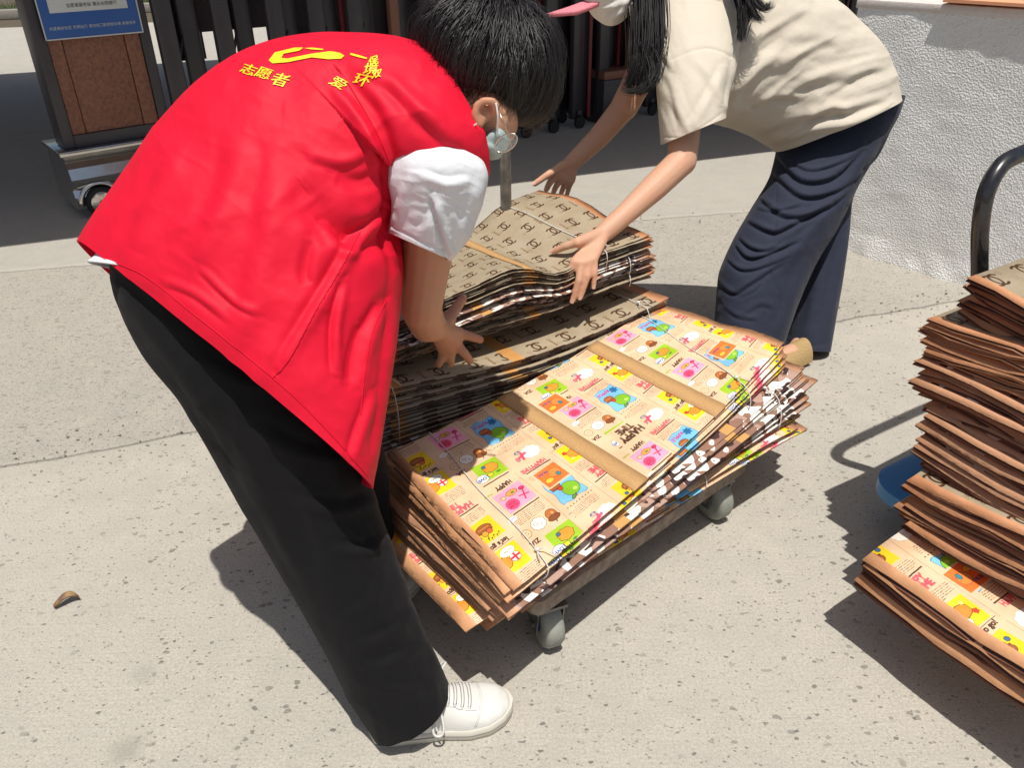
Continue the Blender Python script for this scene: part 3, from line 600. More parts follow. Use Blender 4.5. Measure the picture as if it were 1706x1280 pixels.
def make_bundle(name, label, group, cbot, ctop, f0, f1, n, mat_, hem, zf=None, jit=.012, ang=.02, strings=(), straps=(), seed=0, flip=1, ends=.004, top_clean=True, stringdrop=None, jseq=None):
    "bags between fractions f0..f1 of a stack whose lowest and highest bags have corners cbot / ctop"
    c0 = (cbot*(1-f0)+ctop*f0); root = thing(name, label, 'bundle of bags', tuple(c0.mean(0)), group)
    rg = random.Random(seed*13+5); gap = np.abs((ctop-cbot)[:, 2].mean())*(f1-f0)/n; last = None
    for k in range(n):
        fr = f0+(f1-f0)*(k+.5)/n; c4 = cbot*(1-fr)+ctop*fr; e1 = (c4[1]-c4[0])/np.linalg.norm(c4[1]-c4[0])
        j = 0 if (top_clean and k == n-1) else 1
        o = e1*rg.gauss(0, jit*1.2)*j; e2 = np.array([-e1[1], e1[0], 0]); o2 = e2*rg.gauss(0, jit*.7)*j
        if jseq: o = o+e1*jseq(k)
        c4 = rotjit(c4, *(o+o2)[:2], rg.gauss(0, ang*.5)*j)
        z = (lambda a, b, fr=fr: zf(a, b, fr)) if zf else None
        make_bag(root, c4, gap*rg.uniform(.66, .92), [mat_, hem, M['dark_gap']], seed*31+k, z, flip=flip, end_wave=ends); last = (c4, z, gap)
    c4, z, gap = last
    for a0, a1, wd in straps:      # webbing handles across the top bag, from a0 at the near side to a1 at the far side
        b = np.linspace(0, 1, 26); V = []
        for s in (-1, 0, 1):
            a = a0+(a1-a0)*b+s*wd/2; p = surf(c4, a, b, z); p[:, 2] += gap/2+.0022+.0006*(s == 0)+noise3(np.stack([a*5, b*3, 0*a+(seed*31+n-1)*1.7], -1), 3)*.0022+noise3(np.stack([a*13, b*7, 0*a+(seed*31+n-1)*1.3], -1), 4)*.001; V.append(p)
        V = np.stack(V, 1); q = V.shape[0]
        # turn down over the near fold
        e2 = (c4[2]-c4[0])/np.linalg.norm(c4[2]-c4[0]); d1 = V[:1]-e2*.004-np.array([0, 0, .003]); d2 = V[:1]-e2*.0045-np.array([0, 0, gap]); V = np.concatenate([d2, d1, V]); q += 2
        Fc = [(i*3+k, i*3+k+1, (i+1)*3+k+1, (i+1)*3+k) for i in range(q-1) for k in range(2)]
        ob = mesh('webbing_handle', V.reshape(-1, 3), Fc, root, [M['strap']]); mo = ob.modifiers.new('t', 'SOLIDIFY'); mo.thickness = .0018; mo.offset = -1
    for a0, a1 in strings:
        b = np.linspace(-.004, 1.004, 30); a = a0+(a1-a0)*b+.004*np.sin(b*9); p = surf(c4, a, b, z); p[:, 2] += gap/2+.0035
        zb = surf(cbot*(1-f0)+ctop*f0, np.array([a0]), np.array([-.004]), (lambda A_, B_: zf(A_, B_, f0)) if zf else None)[0]
        out = -(c4[2]-c4[0])/np.linalg.norm(c4[2]-c4[0]); drop = []
        for q in np.linspace(.12, 1, 7): drop.append(p[0]*(1-q)+zb*q+out*(.008+.010*math.sin(q*3)))
        s = MB(); s.tube(drop[::-1]+list(p), .0013, 5); s.build('tie_string', M['string'], root)
        kn = MB(); kp = p[2]+np.array([0, 0, .004])
        kn.ball(kp, (.006, .005, .004), nu=8, nv=6)
        for sgn, l in ((1, .035), (-1, .022)):
            kn.tube([kp, kp+out*.012+e_along(c4)*sgn*.01+np.array([0, 0, .006]), kp+out*l+e_along(c4)*sgn*l*.6-np.array([0, 0, .004])], .0013, 4)
        kn.build('string_knot', M['string'], root)
    adopt(root); return root
def e_along(c4): e = c4[1]-c4[0]; return e/np.linalg.norm(e)

# ================================================================= the setting
# joint lines of the yard, in world x,y
JA = (np.array([-1.469, 1.979]), np.array([1.95, 3.053])); JB = (np.array([-2.348, 3.512]), np.array([1.288, 4.187]))
def lineat(J, x, sd, amp=.012):
    x = np.asarray(x, float); d = (J[1]-J[0]); y = J[0][1]+(x-J[0][0])*d[1]/d[0]; return y+noise3(np.stack([x*3, 0*x, 0*x+sd], -1), 2)*amp+noise3(np.stack([x*17, 0*x, 0*x+sd], -1), 6)*amp*.45
xs = np.concatenate([np.linspace(-40, -4, 10), np.linspace(-3.9, 4, 240), np.linspace(4.1, 40, 10)])
ground = mesh('ground', [(-150, -60, -.03), (150, -60, -.03), (150, 150, -.03), (-150, 150, -.03)], [(0, 1, 2, 3)], None, [M['soil']], False); tag(ground, kind='structure')
def slab(name, y0, y1, m, z=0.):
    V = []; tt_ = [0, .002, .01, .05, .2, .4, .6, .8, .95, .99, .998, 1]; ny = len(tt_)
    for i, x in enumerate(xs):
        for j in range(ny):
            t = tt_[j]; y = y0[i]*(1-t)+y1[i]*t
            V.append((x, y, z-(.004 if j in (0, ny-1) else 0)))
    n = len(V); Fc = [(i*ny+j, (i+1)*ny+j, (i+1)*ny+j+1, i*ny+j+1) for i in range(len(xs)-1) for j in range(ny-1)]
    V += [(xs[i], y0[i], -.03) for i in range(len(xs))]+[(xs[i], y1[i], -.03) for i in range(len(xs))]; k = len(xs)
    Fc += [(n+i, n+i+1, (i+1)*ny, i*ny) for i in range(k-1)]+[(i*ny+ny-1, (i+1)*ny+ny-1, n+k+i+1, n+k+i) for i in range(k-1)]
    o = mesh(name, V, Fc, None, [m], True); tag(o, kind='structure')
    for p in o.data.polygons[-2*(k-1):]: p.use_smooth = False
    return o
ya = lineat(JA, xs, 1); yb = lineat(JB, xs, 2); yc = lineat((JB[0]+[0, 3.1], JB[1]+[0, 3.1]), xs, 3, .006)
slab('concrete_slab', np.full(len(xs), -8.), ya-.0025, M['concrete'], 0)
slab('concrete_slab', ya+.0025, yb-.003, M['concrete_rough'], -.002)
slab('concrete_slab', yb+.003, yc-.006, M['concrete_far'], 0)
slab('concrete_slab', yc+.006, yc+8.2, M['concrete_far'], 0)
# road, kerb and verge beyond the gate
KD = np.array([.93, .37, 0]); KN = np.array([-.37, .93, 0]); K0 = np.array([-8.75, 15.2, 0])
mb = MB(); mb.box(K0+KN*30+np.array([0, 0, -.017]), KD*60, KN*29.8, np.array([0, 0, .006])); o = mb.build('verge_soil', M['soil'], None, False); tag(o, kind='structure')
kr = thing('kerb', 'pale stone kerb edging the grass verge beyond the gate', 'kerb', tuple(K0))
for i in range(-8, 9):
    mb = MB(); mb.box(K0+KD*(i*.8)+KN*.08+np.array([0, 0, .05]), KD*.395, KN*.08, np.array([0, 0, .08]), .02); mb.build('kerb_stone', M['kerb'], kr, True, 30)
adopt(kr)
rg = random.Random(3); mb = MB()
for i in range(9000):
    p = K0+KD*rg.uniform(-7, 7)+KN*rg.uniform(.18, 2.6); h = rg.uniform(.05, .16); a = rg.uniform(0, 6.28); wv = np.array([math.cos(a), math.sin(a), 0])*.006; lean = np.array([rg.gauss(0, .04), rg.gauss(0, .04), h])
    mb.add([p-wv, p+wv, p+lean], [(0, 1, 2)])
g = mb.build('grass', M['grass'], None, False); tag(g, 'green grass growing on the verge behind the kerb', 'grass', kind='stuff')
# small loose grit on the yard
rg = random.Random(5); mb = MB()
for i in range(420):
    x = rg.uniform(-1.6, 1.9); J = JA if rg.random() < .72 else JB; y = float(lineat(J, np.array([x]), 1)[0])+rg.gauss(0, .09)
    s = rg.uniform(.0015, .0055); mb.ball((x, y, s*.5), (s, s*rg.uniform(.6, 1), s*.6), nu=5, nv=4)
for i in range(160):
    s = rg.uniform(.001, .0032); mb.ball((rg.uniform(-1.3, 1.6), rg.uniform(.7, 2.6), s*.5), (s, s*rg.uniform(.6, 1), s*.6), nu=5, nv=4)
g = mb.build('grit', mat('grit_stone', (.33, .30, .25), .9, var=(90, .8, (.16, .15, .13))), None, True); tag(g, 'loose grit lying along the worn concrete joints', 'grit', kind='stuff')
# dry curled leaf
L0 = G(112, 1010, 0); V = []; nx, ny = 9, 5
for i in range(nx):
    for j in range(ny):
        t = i/(nx-1); s = (j/(ny-1)-.5)*2; wd = .0105*math.sin(math.pi*min(.97, t*.9+.06))**.7
        V.append(L0+np.array([-.022+.046*t, -.013+.030*math.sin(t*1.9), .004+.010*abs(s)**1.5+.012*math.sin(t*3.1)])+np.array([-.5, .8, 0])*wd*s)
o = mesh('dry_leaf', V, [(i*ny+j, (i+1)*ny+j, (i+1)*ny+j+1, i*ny+j+1) for i in range(nx-1) for j in range(ny-1)], None, [M['leafdry']]); o.modifiers.new('t', 'SOLIDIFY').thickness = .0006
tag(o, 'small dark curled dry leaf lying alone on the concrete at the left', 'leaf')

# stucco wall on the right
W0 = np.array([1.48, 3.725, 0]); WD = np.array([.62, -.785, 0]); WD /= np.linalg.norm(WD); WN = np.array([.785, .62, 0]); WN /= np.linalg.norm(WN); WH = 1.035
nu_, nv_ = 300, 110; V = []
for i in range(nu_+1):
    for j in range(nv_+1):
        V.append(W0+WD*(5.5*i/nu_)+np.array([0, 0, -.02+(WH+.02)*j/nv_]))
V = np.array(V); nn = noise3(V*9, 3)*.003+noise3(V*22, 7)*.0012; V = V-WN*nn[:, None]
low = np.clip(1-(V[:, 2])/.10, 0, 1); V = V-WN*(low*(.012+.012*noise3(V*14, 5)))[:, None]
wall = thing('garden_wall', 'low white rough stucco wall standing behind the bending woman', 'wall', tuple(W0))
n = nv_+1
mesh('stucco_face', V, [(i*n+j, (i+1)*n+j, (i+1)*n+j+1, i*n+j+1) for i in range(nu_) for j in range(nv_)], wall, [M['stucco']])
mb = MB(); mb.box(W0+WD*2.75+WN*.158+np.array([0, 0, WH/2-.02]), WD*2.75, WN*.15, np.array([0, 0, WH/2])); mb.build('wall_core', M['stucco'], wall, False)
mb = MB(); mb.box(W0+WD*2.75+WN*.16+np.array([0, 0, WH+.008]), WD*2.76, WN*.164, np.array([0, 0, .018]), .006); mb.build('coping', mat('white_coping', (.72, .66, .62), .8, bump=(120, .5, .003), var=(30, .5, (.62, .52, .48))), wall, True, 30)
adopt(wall)
pp = G(1432, 165, 0); pl = thing('pale_green_pillar', 'pale grey green pillar beyond the far end of the white wall', 'pillar', tuple(pp))
mb = MB(); mb.box(pp+np.array([0, 0, 1.1]), WD*.11, WN*.11, np.array([0, 0, 1.1]), .01); mb.build('shaft', M['green_grey'], pl, True, 30)
mb = MB(); mb.box(pp+np.array([0, 0, .05]), WD*.14, WN*.14, np.array([0, 0, .05]), .01); mb.build('plinth', M['green_grey'], pl, True, 30); adopt(pl)
# peach board lying on the wall top, overhanging the front
b0 = W0+WD*.36+np.array([0, 0, WH+.034]); mb = MB()
prof = [(0, -.022), (.42, -.028), (.47, .0), (.52, .09), (.50, .26), (.05, .28), (-.02, .1)]
top = [b0+WD*a+WN*b for a, b in prof]; k = len(prof)
mb.add([p+np.array([0, 0, .012]) for p in top]+top, [tuple(range(k)), tuple(range(2*k-1, k-1, -1))]+[(i, i+k, (i+1) % k+k, (i+1) % k) for i in range(k)])
o = mb.build('peach_board', M['peach'], None, False); tag(o, 'thin peach coloured board lying on top of the white stucco wall', 'board')

# unseen canopy inferred from the broad shade, lowered to deepen it over the gate
CZ = 2.8; off = np.array([SUN_TO.x, SUN_TO.y])/SUN_TO.z*CZ
e0 = np.array([-2.521, 3.833]); e1_ = np.array([1.772, 5.427]); dd = (e1_-e0)/np.linalg.norm(e1_-e0); nn2 = np.array([-dd[1], dd[0]])
q = [e0-dd*9, e0+dd*10.5, e0+dd*10.5+nn2*6.0, e0-dd*9+nn2*6.0]
cn = thing('entrance_canopy', 'unseen flat canopy roof set over the sliding gate to shade it', 'canopy', tuple((q[0]+q[2])/2)+(0,))
c = (np.array(q[0])+q[2])/2+off; mb = MB(); mb.box((c[0], c[1], CZ+.1), np.array([*dd*9.75, 0]), np.array([*nn2*3.0, 0]), np.array([0, 0, .1])); mb.build('roof_slab', M['canopy'], cn, False)
for s in (-1, 1):
    for t in (-2.4, 2.4):
        p = c+dd*9.2*s+nn2*t; mb = MB(); mb.box((p[0], p[1], CZ/2), (.12, 0, 0), (0, .12, 0), (0, 0, CZ/2-.001), .01); mb.build('column', M['green_grey'], cn, True, 30)
adopt(cn)

# ---------------------------------------------------------------- sliding gate
GD = np.array([.828, .56, 0]); GD /= np.linalg.norm(GD); GN = np.array([-GD[1], GD[0], 0]); Z3 = np.array([0, 0, 1.])
hl = G(103, 262, .33); hr = G(262, 236, .33); HD = hr-hl; HD[2] = 0; HL = np.linalg.norm(HD); HD /= HL; HN = np.array([-HD[1], HD[0], 0])
hd = thing('gate_motor_unit', 'motor head of the sliding gate with brown panel over a chrome base', 'gate motor', tuple(hl*[1, 1, 0]))
bw = .62; c0 = hl+HD*bw/2
def hb(u, v, z): return np.array([hl[0], hl[1], 0])+HD*u+HN*v+Z3*z
# chrome base: swept profile with a bulging nose band
prof = [(-.035, .06), (-.045, .12), (-.030, .155), (-.055, .175), (-.075, .22), (-.060, .275), (-.02, .315), (.0, .335), (.30, .335), (.34, .27), (.34, .06)]
V = []; nu2 = 2
for u in (0, .62): V += [hb(u, v, z) for v, z in prof]
k = len(prof); mb = MB(); mb.add(V, [(i, i+1, k+i+1, k+i) for i in range(k-1)]+[(k-1, 0, k, 2*k-1), tuple(range(k))[::-1], tuple(range(k, 2*k))])
ob = mb.build('chrome_base', M['steel'], hd, True, 28)
mb = MB(); mb.box(hb(.31, .15, .348), HD*.325, HN*.19, Z3*.012, .004); mb.build('base_lid', M['steel'], hd, True, 30)
for u in (.12, .50):
    mb = MB(); c = hb(u, -.062, .082); mb.lathe(c, -HN, [(-.03, .078), (.0, .080), (.012, .074), (.014, .066)], 28); tw = mb.build('tyre', M['black'], hd, True, 40)
    mb = MB(); mb.lathe(c-HN*.010, -HN, [(0, .056), (.006, .058), (.008, .050)], 28)
    for i in range(6):
        a = i*math.pi/3; d = HD*math.cos(a)+Z3*math.sin(a); mb.box(c+d*.028-HN*.017, d*.026, np.cross(d, HN)*.008, HN*.003)
    mb.build('rim', M['steel'], tw, True, 30)
    mb = MB(); mb.lathe(c-HN*.018, -HN, [(0, .018), (.006, .016), (.008, .005)], 16); mb.build('hub_cap', M['red_plastic'], tw, True, 40)
    mb = MB(); mb.tube([c+HD*math.cos(a)*.100+Z3*math.sin(a)*.100+HN*.012 for a in np.linspace(-.1, math.pi+.1, 16)], .014, 8); mb.build('wheel_arch', M['steel'], hd, True)
mb = MB(); mb.lathe(hb(.30, -.068, .235), -HN, [(0, .013), (.008, .012), (.010, .004)], 14); mb.build('key_socket', M['black'], hd)
# tall cabinet
ch0, ch1 = .362, 1.55
def cab(u, v, z): return hb(u+.03, v+.02, z)
for nm, u0, u1 in (('frame_post', 0, .055), ('frame_post', .505, .56)):
    mb = MB(); mb.box(cab((u0+u1)/2, .09, (ch0+ch1)/2), HD*(u1-u0)/2, HN*.09, Z3*(ch1-ch0)/2, .006); mb.build(nm, M['dark_alu'], hd, True, 30)
mb = MB(); mb.box(cab(.28, .09, ch0+.03), HD*.2235, HN*.085, Z3*.03); mb.build('frame_rail', M['dark_alu'], hd, False)
for u0, u1, v in ((.057, .125, .012), (.127, .425, .018), (.427, .503, .012)):
    mb = MB(); mb.box(cab((u0+u1)/2, v+.03, (ch0+.062+ch1)/2), HD*((u1-u0)/2-.001), HN*.03, Z3*((ch1-ch0-.062)/2), .002); mb.build('brown_panel', M['brick_panel'], hd, True, 30)
mb = MB(); mb.box(cab(.28, .12, (ch0+.06+ch1)/2), HD*.22, HN*.02, Z3*((ch1-ch0-.07)/2)); mb.build('cabinet_back', M['dark_alu'], hd, False)
sz = .885; mb = MB(); mb.box(cab(.285, -.012, sz+.30), HD*.235, HN*.004, Z3*.30, .002); sg = mb.build('notice_sign', M['blue_sign'], hd, True, 30)
mb = MB(); mb.box(cab(.285, -.018, sz+.37), HD*.185, HN*.002, Z3*.25, .001); mb.build('pale_panel', M['white_sign'], sg, True, 30)
mb = MB()
for a_, b_, du, dz in ((.285, sz+.002, .235, .003), (.052, sz+.3, .003, .3), (.518, sz+.3, .003, .3)): mb.box(cab(a_, -.0175, b_), HD*du, HN*.0015, Z3*dz)
mb.build('sign_border', M['white_sign'], sg, False)
def flat_text(t, org, xd, yd, h, m, parent, name='lettering', sx=1.):
    v, tr = glyphs(t); k = h/.72; V = [org+xd*(p[0]*k*sx)+yd*(p[1]*k) for p in v]; return mesh(name, V, tr, parent, [m], False)
flat_text('志愿者服务站 请从右侧通行', cab(.30, -.0215, sz+.148), HD, Z3, .014, M['dark_alu'], sg)
flat_text('共建美好社区 文明出行 请勿在门前停放车辆 谢谢合作', cab(.285, -.018, sz+.05), HD, Z3, .0125, M['white_sign'], sg)
adopt(hd)
# the folding gate itself
gt = thing('folding_gate', 'dark grey and red folding gate with orange brown posts in the shade', 'gate', (-1.4, 5.0, 0))
g0 = np.array([hr[0]+.10, hr[1]+.16, 0])
rg = random.Random(11); s = 0.; i = 0; GH = 1.62
while s < 6.2:
    wd = .082; p = g0+GD*s; v = .055*(1 if i % 2 else -1)
    if i in (1, 3): pass
    post = abs((s % 1.93)-1.345) < .06 and s > .5
    m_ = M['orange_post'] if post else M['dark_alu']; hw = .055 if post else wd
    mb = MB(); c = p+GN*(v-.0 if not post else -.09)+Z3*(GH/2+.06)
    mb.box(c, GD*hw*.62, GN*.030, Z3*(GH/2), .018); mb.build('orange_upright' if post else 'upright', m_, gt, True, 30)
    if i % 3 == 1 and s > .75 and not post:
        mb = MB(); mb.box(c+GD*.061-GN*.075, GD*.013, GN*.006, Z3*(GH/2-.02)); mb.build('red_strip', M['dark_red'], gt, False)
    if i % 2 == 0:       # scissor arms
        for z in (.30, .62, .94):
            a = p+GN*v+Z3*z; b = p+GD*.125-GN*v+Z3*(z+.26); mb = MB(); mb.tube([a, b], .009, 6); mb.build('scissor_arm', M['dark_alu'], gt)
        mb = MB(); mb.lathe(p+GN*.11+Z3*.045, GN, [(-.012, .04), (-.012, .045), (.012, .045), (.012, .04)], 14); mb.build('caster', M['black'], gt, True, 40)
        mb = MB(); mb.lathe(p-GN*.11+Z3*.045, GN, [(-.012, .04), (-.012, .045), (.012, .045), (.012, .04)], 14); mb.build('caster', M['black'], gt, True, 40)
        mb = MB(); mb.box(p+Z3*.11, GD*.02, GN*.115, Z3*.018, .004); mb.build('cross_foot', M['dark_alu'], gt, True, 30)
    s += .122 if s > .55 else .150; i += 1
# added panels whose dark colour stands for the darkness behind the folded gate
for s0, s1, z0, z1 in ((.72, 6.2, .10, 1.66), (.0, .24, .70, 1.66), (.24, .72, .84, 1.66)):
    c = g0+GD*(s0+s1)/2+GN*.15; mb = MB(); mb.box(c+Z3*(z0+z1)/2, GD*((s1-s0)/2), GN*.008, Z3*(z1-z0)/2); mb.build('dark_fill_panel', mat('dark_plum_panel', (.028, .014, .018), .5), gt, False)
c = g0+GD*.02-GN*.09
mb = MB(); mb.tube([c+Z3*.10, c+Z3*.36], .012, 8); mb.ball(c+Z3*.375, (.022, .022, .022), nu=12, nv=8); mb.build('guide_pin', M['steel'], gt)
adopt(gt)
# motor box at the foot of the gate near the woman's arm
bx = thing('gate_control_box', 'small grey box with brown lid at the foot of the gate behind the woman', 'control box', tuple(G(1000, 205, 0)))
p = G(1015, 200, 0); mb = MB(); mb.box(p+Z3*.16, GD*.15, GN*.10, Z3*.16, .012); mb.build('box_body', M['dark_alu'], bx, True, 30)
mb = MB(); mb.box(p+Z3*.35, GD*.155, GN*.105, Z3*.03, .01); mb.build('box_lid', M['orange_post'], bx, True, 30); adopt(bx)

# ---------------------------------------------------------------- trolleys
def rounded_slab(mb, o, ex, ey, lx, ly, z0, z1, r, n=8):
    pts = []
    for cx, cy, a0 in ((lx-r, ly-r, 0), (r, ly-r, 90), (r, r, 180), (lx-r, r, 270)):
        for a in np.linspace(a0, a0+90, n): pts.append((cx+r*math.cos(math.radians(a)), cy+r*math.sin(math.radians(a))))
    k = len(pts); V = []
    rings = [(z0, .006), (z0+.004, 0), (z1-.004, 0), (z1, .006)]
    for z, ins in rings:
        for (x, y) in pts:
            dx, dy = x-lx/2, y-ly/2; V.append(o+ex*(x-math.copysign(ins, dx))+ey*(y-math.copysign(ins, dy))+Z3*z)
    Fc = [tuple(range(k))[::-1], tuple(range(3*k, 4*k))]+[(q*k+i, q*k+(i+1) % k, (q+1)*k+(i+1) % k, (q+1)*k+i) for q in range(3) for i in range(k)]
    return mb.add(V, Fc)
def caster(parent, p, fwd, top):
    side = np.array([-fwd[1], fwd[0], 0.]); R = .060; c = p+Z3*R
    mb = MB(); mb.lathe(c, side, [(-.021, .020), (-.023, .040), (-.021, .054), (-.012, .0597), (.012, .0597), (.021, .054), (.023, .040), (.021, .020)], 32); wh = mb.build('caster_wheel', M['rubber_grey'], parent, True, 50)
    mb = MB(); mb.lathe(c, side, [(-.023, .008), (-.023, .018), (.023, .018), (.023, .008)], 16); mb.build('hub', mat('blue_hub', (.02, .03, .22), .4), wh, True, 40)
    mb = MB()
    for s in (-1, 1):
        q = c+side*.028*s; mb.add([q-fwd*.018-Z3*.018, q+fwd*.018-Z3*.018, q+fwd*.05+Z3*(top-R-.012), q-fwd*.03+Z3*(top-R-.012)]+[q+side*.003*s+d for d in (-fwd*.018-Z3*.018, fwd*.018-Z3*.018, fwd*.05+Z3*(top-R-.012), -fwd*.03+Z3*(top-R-.012))], [(0, 1, 2, 3), (7, 6, 5, 4), (0, 4, 5, 1), (1, 5, 6, 2), (2, 6, 7, 3), (3, 7, 4, 0)])
    mb.box(c+fwd*.01+Z3*(top-R-.008), fwd*.045, side*.036, Z3*.004); mb.lathe(c+side*.031, side, [(0, .009), (.004, .009), (.006, .004)], 8); mb.build('fork', M['tube'], wh, True, 30)
D0 = np.array([.043, 1.197, 0]); DX = np.array([.562, .499, 0]); DXL = np.linalg.norm(DX); DX /= DXL; DY = np.array([-DX[1], DX[0], 0]); DYL = .92
t1 = thing('platform_trolley', 'low platform trolley with worn brown deck edge under the printed bags', 'trolley', tuple(D0))
mb = MB(); rounded_slab(mb, D0, DX, DY, DXL, DYL, .128, .172, .022); mb.build('deck', M['wood_edge'], t1, True, 40)
mb = MB(); rounded_slab(mb, D0+DX*.012+DY*.012, DX, DY, DXL-.024, DYL-.024, .1725, .180, .03); mb.build('deck_mat', M['deck_top'], t1, True, 40)
for u, v in ((.060, .035), (DXL-.075, .045), (.10, DYL-.13), (DXL-.10, DYL-.13)): caster(t1, D0+DX*u+DY*v, DX*.35+DY*.93 if u < .3 else DX*.2+DY*.98, .128)
hp = lambda u, z, v=DYL-.03: D0+DX*u+DY*v+Z3*z
pts = [hp(.03, .18), hp(.03, .55), hp(.03, .84)]+[hp(.03+.07*(1-math.cos(a)), .84+.07*math.sin(a)) for a in np.linspace(.2, math.pi/2, 6)]+[hp(DXL-.03-.07*(1-math.sin(a)), .84+.07*math.cos(a)) for a in np.linspace(.0, math.pi/2-.2, 6)]+[hp(DXL-.03, .84), hp(DXL-.03, .55), hp(DXL-.03, .18)]
mb = MB(); mb.tube(pts, .0165, 14); mb.build('push_handle', M['tube'], t1); adopt(t1)

RX = np.array([.856, .517, 0]); RX /= np.linalg.norm(RX); RY = np.array([-RX[1], RX[0], 0])
R0 = RX*1.575+RY*(-.02); t2 = thing('platform_trolley', 'blue decked platform trolley with black handle carrying the tall bag pile', 'trolley', tuple(R0))
mb = MB(); rounded_slab(mb, R0, RX, RY, .62, .955, .125, .165, .09); mb.build('deck', M['blue_plastic'], t2, True, 40)
for u, v in ((.1, .13), (.5, .13), (.1, .8), (.5, .8)): caster(t2, R0+RX*u+RY*v, RY, .125)
_a = U(1632, 460, 1.80); _b = U(1633, 385, 1.742); _d = (_a-_b)/np.linalg.norm(_a-_b); _k = (_a[2]-.165)/-_d[2]
ctrl = [_a+_d*_k, _a+_d*_k*.66, _a+_d*_k*.33, _a, _b, U(1643, 322, 1.705), U(1667, 277, 1.70), U(1700, 257, 1.72)]
ctrl += [ctrl[-1]+RX*.10+Z3*.005, ctrl[-1]+RX*.34+Z3*.005, ctrl[-1]+RX*.42-Z3*.01, ctrl[-1]+RX*.47-Z3*.06, ctrl[-1]+RX*.48-Z3*.14, ctrl[-1]+RX*.46-Z3*.45-RY*.05, ctrl[-1]+RX*.44-Z3*.70-RY*.10]
pts = catmull(ctrl, 80)
mb = MB(); mb.tube(list(pts), .0178, 16); mb.build('push_handle', M['black_tube'], t2); adopt(t2)

# ---------------------------------------------------------------- stacks of folded woven bags
def arr(*p): return np.array(p)
top = arr(G(855, 985, .350), G(1305, 570, .40), G(645, 760, .37), G(1100, 508, .40))
bot = arr(G(792, 1040, .195), G(1335, 712, .21), G(585, 850, .20), G(1140, 600, .20))
def zn(a, b, fr): return -.032*4*a*(1-a)*(1-.65*b)*fr-.016*(1-fr)*np.exp(-a/.15)+.004*np.sin(a*7+b*2)*fr-.02*(1-fr)*np.exp(-(1-a)/.12)
make_bundle('bag_bundle', 'bottom bundle of cartoon newspaper print bags on the low trolley, mostly covered', 'bundles of folded bags', bot, top, 0, .28, 10, M['happy'], M['hem'], zn, .018, .03, strings=[(.62, .62)], seed=1)
e1n = (top[1]-top[0])/np.linalg.norm(top[1]-top[0]); e2n = np.array([-e1n[1], e1n[0], 0]); sh4 = arr(-e2n*.004, -e2n*.036+e1n*.035, 0*e2n, e1n*.03)
make_bundle('bag_bundle', 'bundle of brown and white camouflage bags under the newspaper print bundle', 'bundles of folded bags', bot+sh4*.6, top+sh4, .29, .70, 14, M['camo'], M['hem'], zn, .014, .022, strings=[(.86, .84), (.10, .12)], seed=2)
make_bundle('bag_bundle', 'sunlit bundle of cream newspaper print bags with two tan webbing bands on top', 'bundles of folded bags', bot, top, .71, 1., 11, M['happy'], M['hem'], zn, .006, .008, strings=[(.085, .12), (.80, .90)], straps=[(.375, .36, .050), (.69, .69, .050)], seed=3)
NL = G(600, 662, .455); NR = G(1112, 503, .42); e = NR-NL; e[2] = 0; eL = np.linalg.norm(e); e /= eL; e2 = np.array([-e[1], e[0], 0]); NL = NL-e*.09
top = arr(NL, NR, NL+e2*.50, NR+e2*.50); bot = top*[1, 1, 0]+arr(*[(0, 0, .19)]*4)
def zc(a, b, fr): return .012*np.sin(a*6.3+1)*fr-.02*4*a*(1-a)*fr
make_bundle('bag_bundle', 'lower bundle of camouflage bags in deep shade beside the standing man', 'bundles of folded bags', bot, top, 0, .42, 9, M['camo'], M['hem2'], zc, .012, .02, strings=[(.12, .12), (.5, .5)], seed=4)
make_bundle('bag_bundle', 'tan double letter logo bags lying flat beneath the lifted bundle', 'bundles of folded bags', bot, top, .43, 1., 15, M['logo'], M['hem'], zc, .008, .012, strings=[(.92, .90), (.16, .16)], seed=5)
# the pile being lifted by both people
q00 = G(632, 548, .575); q10 = G(1083, 392, .605); q11 = G(897, 320, .635); ee = q10-q00; ee[2] = 0; ee /= np.linalg.norm(ee); q01 = G(605, 503, .50)
top = arr(q00, q10, q01, q11); bot = top.copy(); bot[:, 2] = [.475, .475, .43, .49]; bot[0] += -e2*.0; bot[1] += ee*.01
def zu(a, b, fr): return fr*(.036*np.exp(-((a-.43)/.12)**2)-.022*np.exp(-((a-.62)/.08)**2)+.02*np.exp(-((a-.23)/.12)**2))*(1-.8*b)-(1-fr)*.012*np.exp(-((a-.5)/.2)**2)+fr*.03*np.exp(-((a-.75)/.2)**2)*b+fr*.022*np.exp(-((a-1)/.25)**2)*np.exp(-((b-.65)/.25)**2)
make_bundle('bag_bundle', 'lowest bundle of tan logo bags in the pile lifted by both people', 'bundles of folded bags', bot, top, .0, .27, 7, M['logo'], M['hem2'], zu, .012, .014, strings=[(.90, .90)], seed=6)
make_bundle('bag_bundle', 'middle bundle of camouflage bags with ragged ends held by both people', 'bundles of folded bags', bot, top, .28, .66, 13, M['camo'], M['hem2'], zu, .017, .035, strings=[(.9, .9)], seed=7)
make_bundle('bag_bundle', 'topmost bundle of tan logo bags bending between four hands', 'bundles of folded bags', bot, top, .67, 1., 11, M['logo'], M['hem'], zu, .007, .01, strings=[(.80, .76)], straps=[(.50, .50, .042)], seed=8)
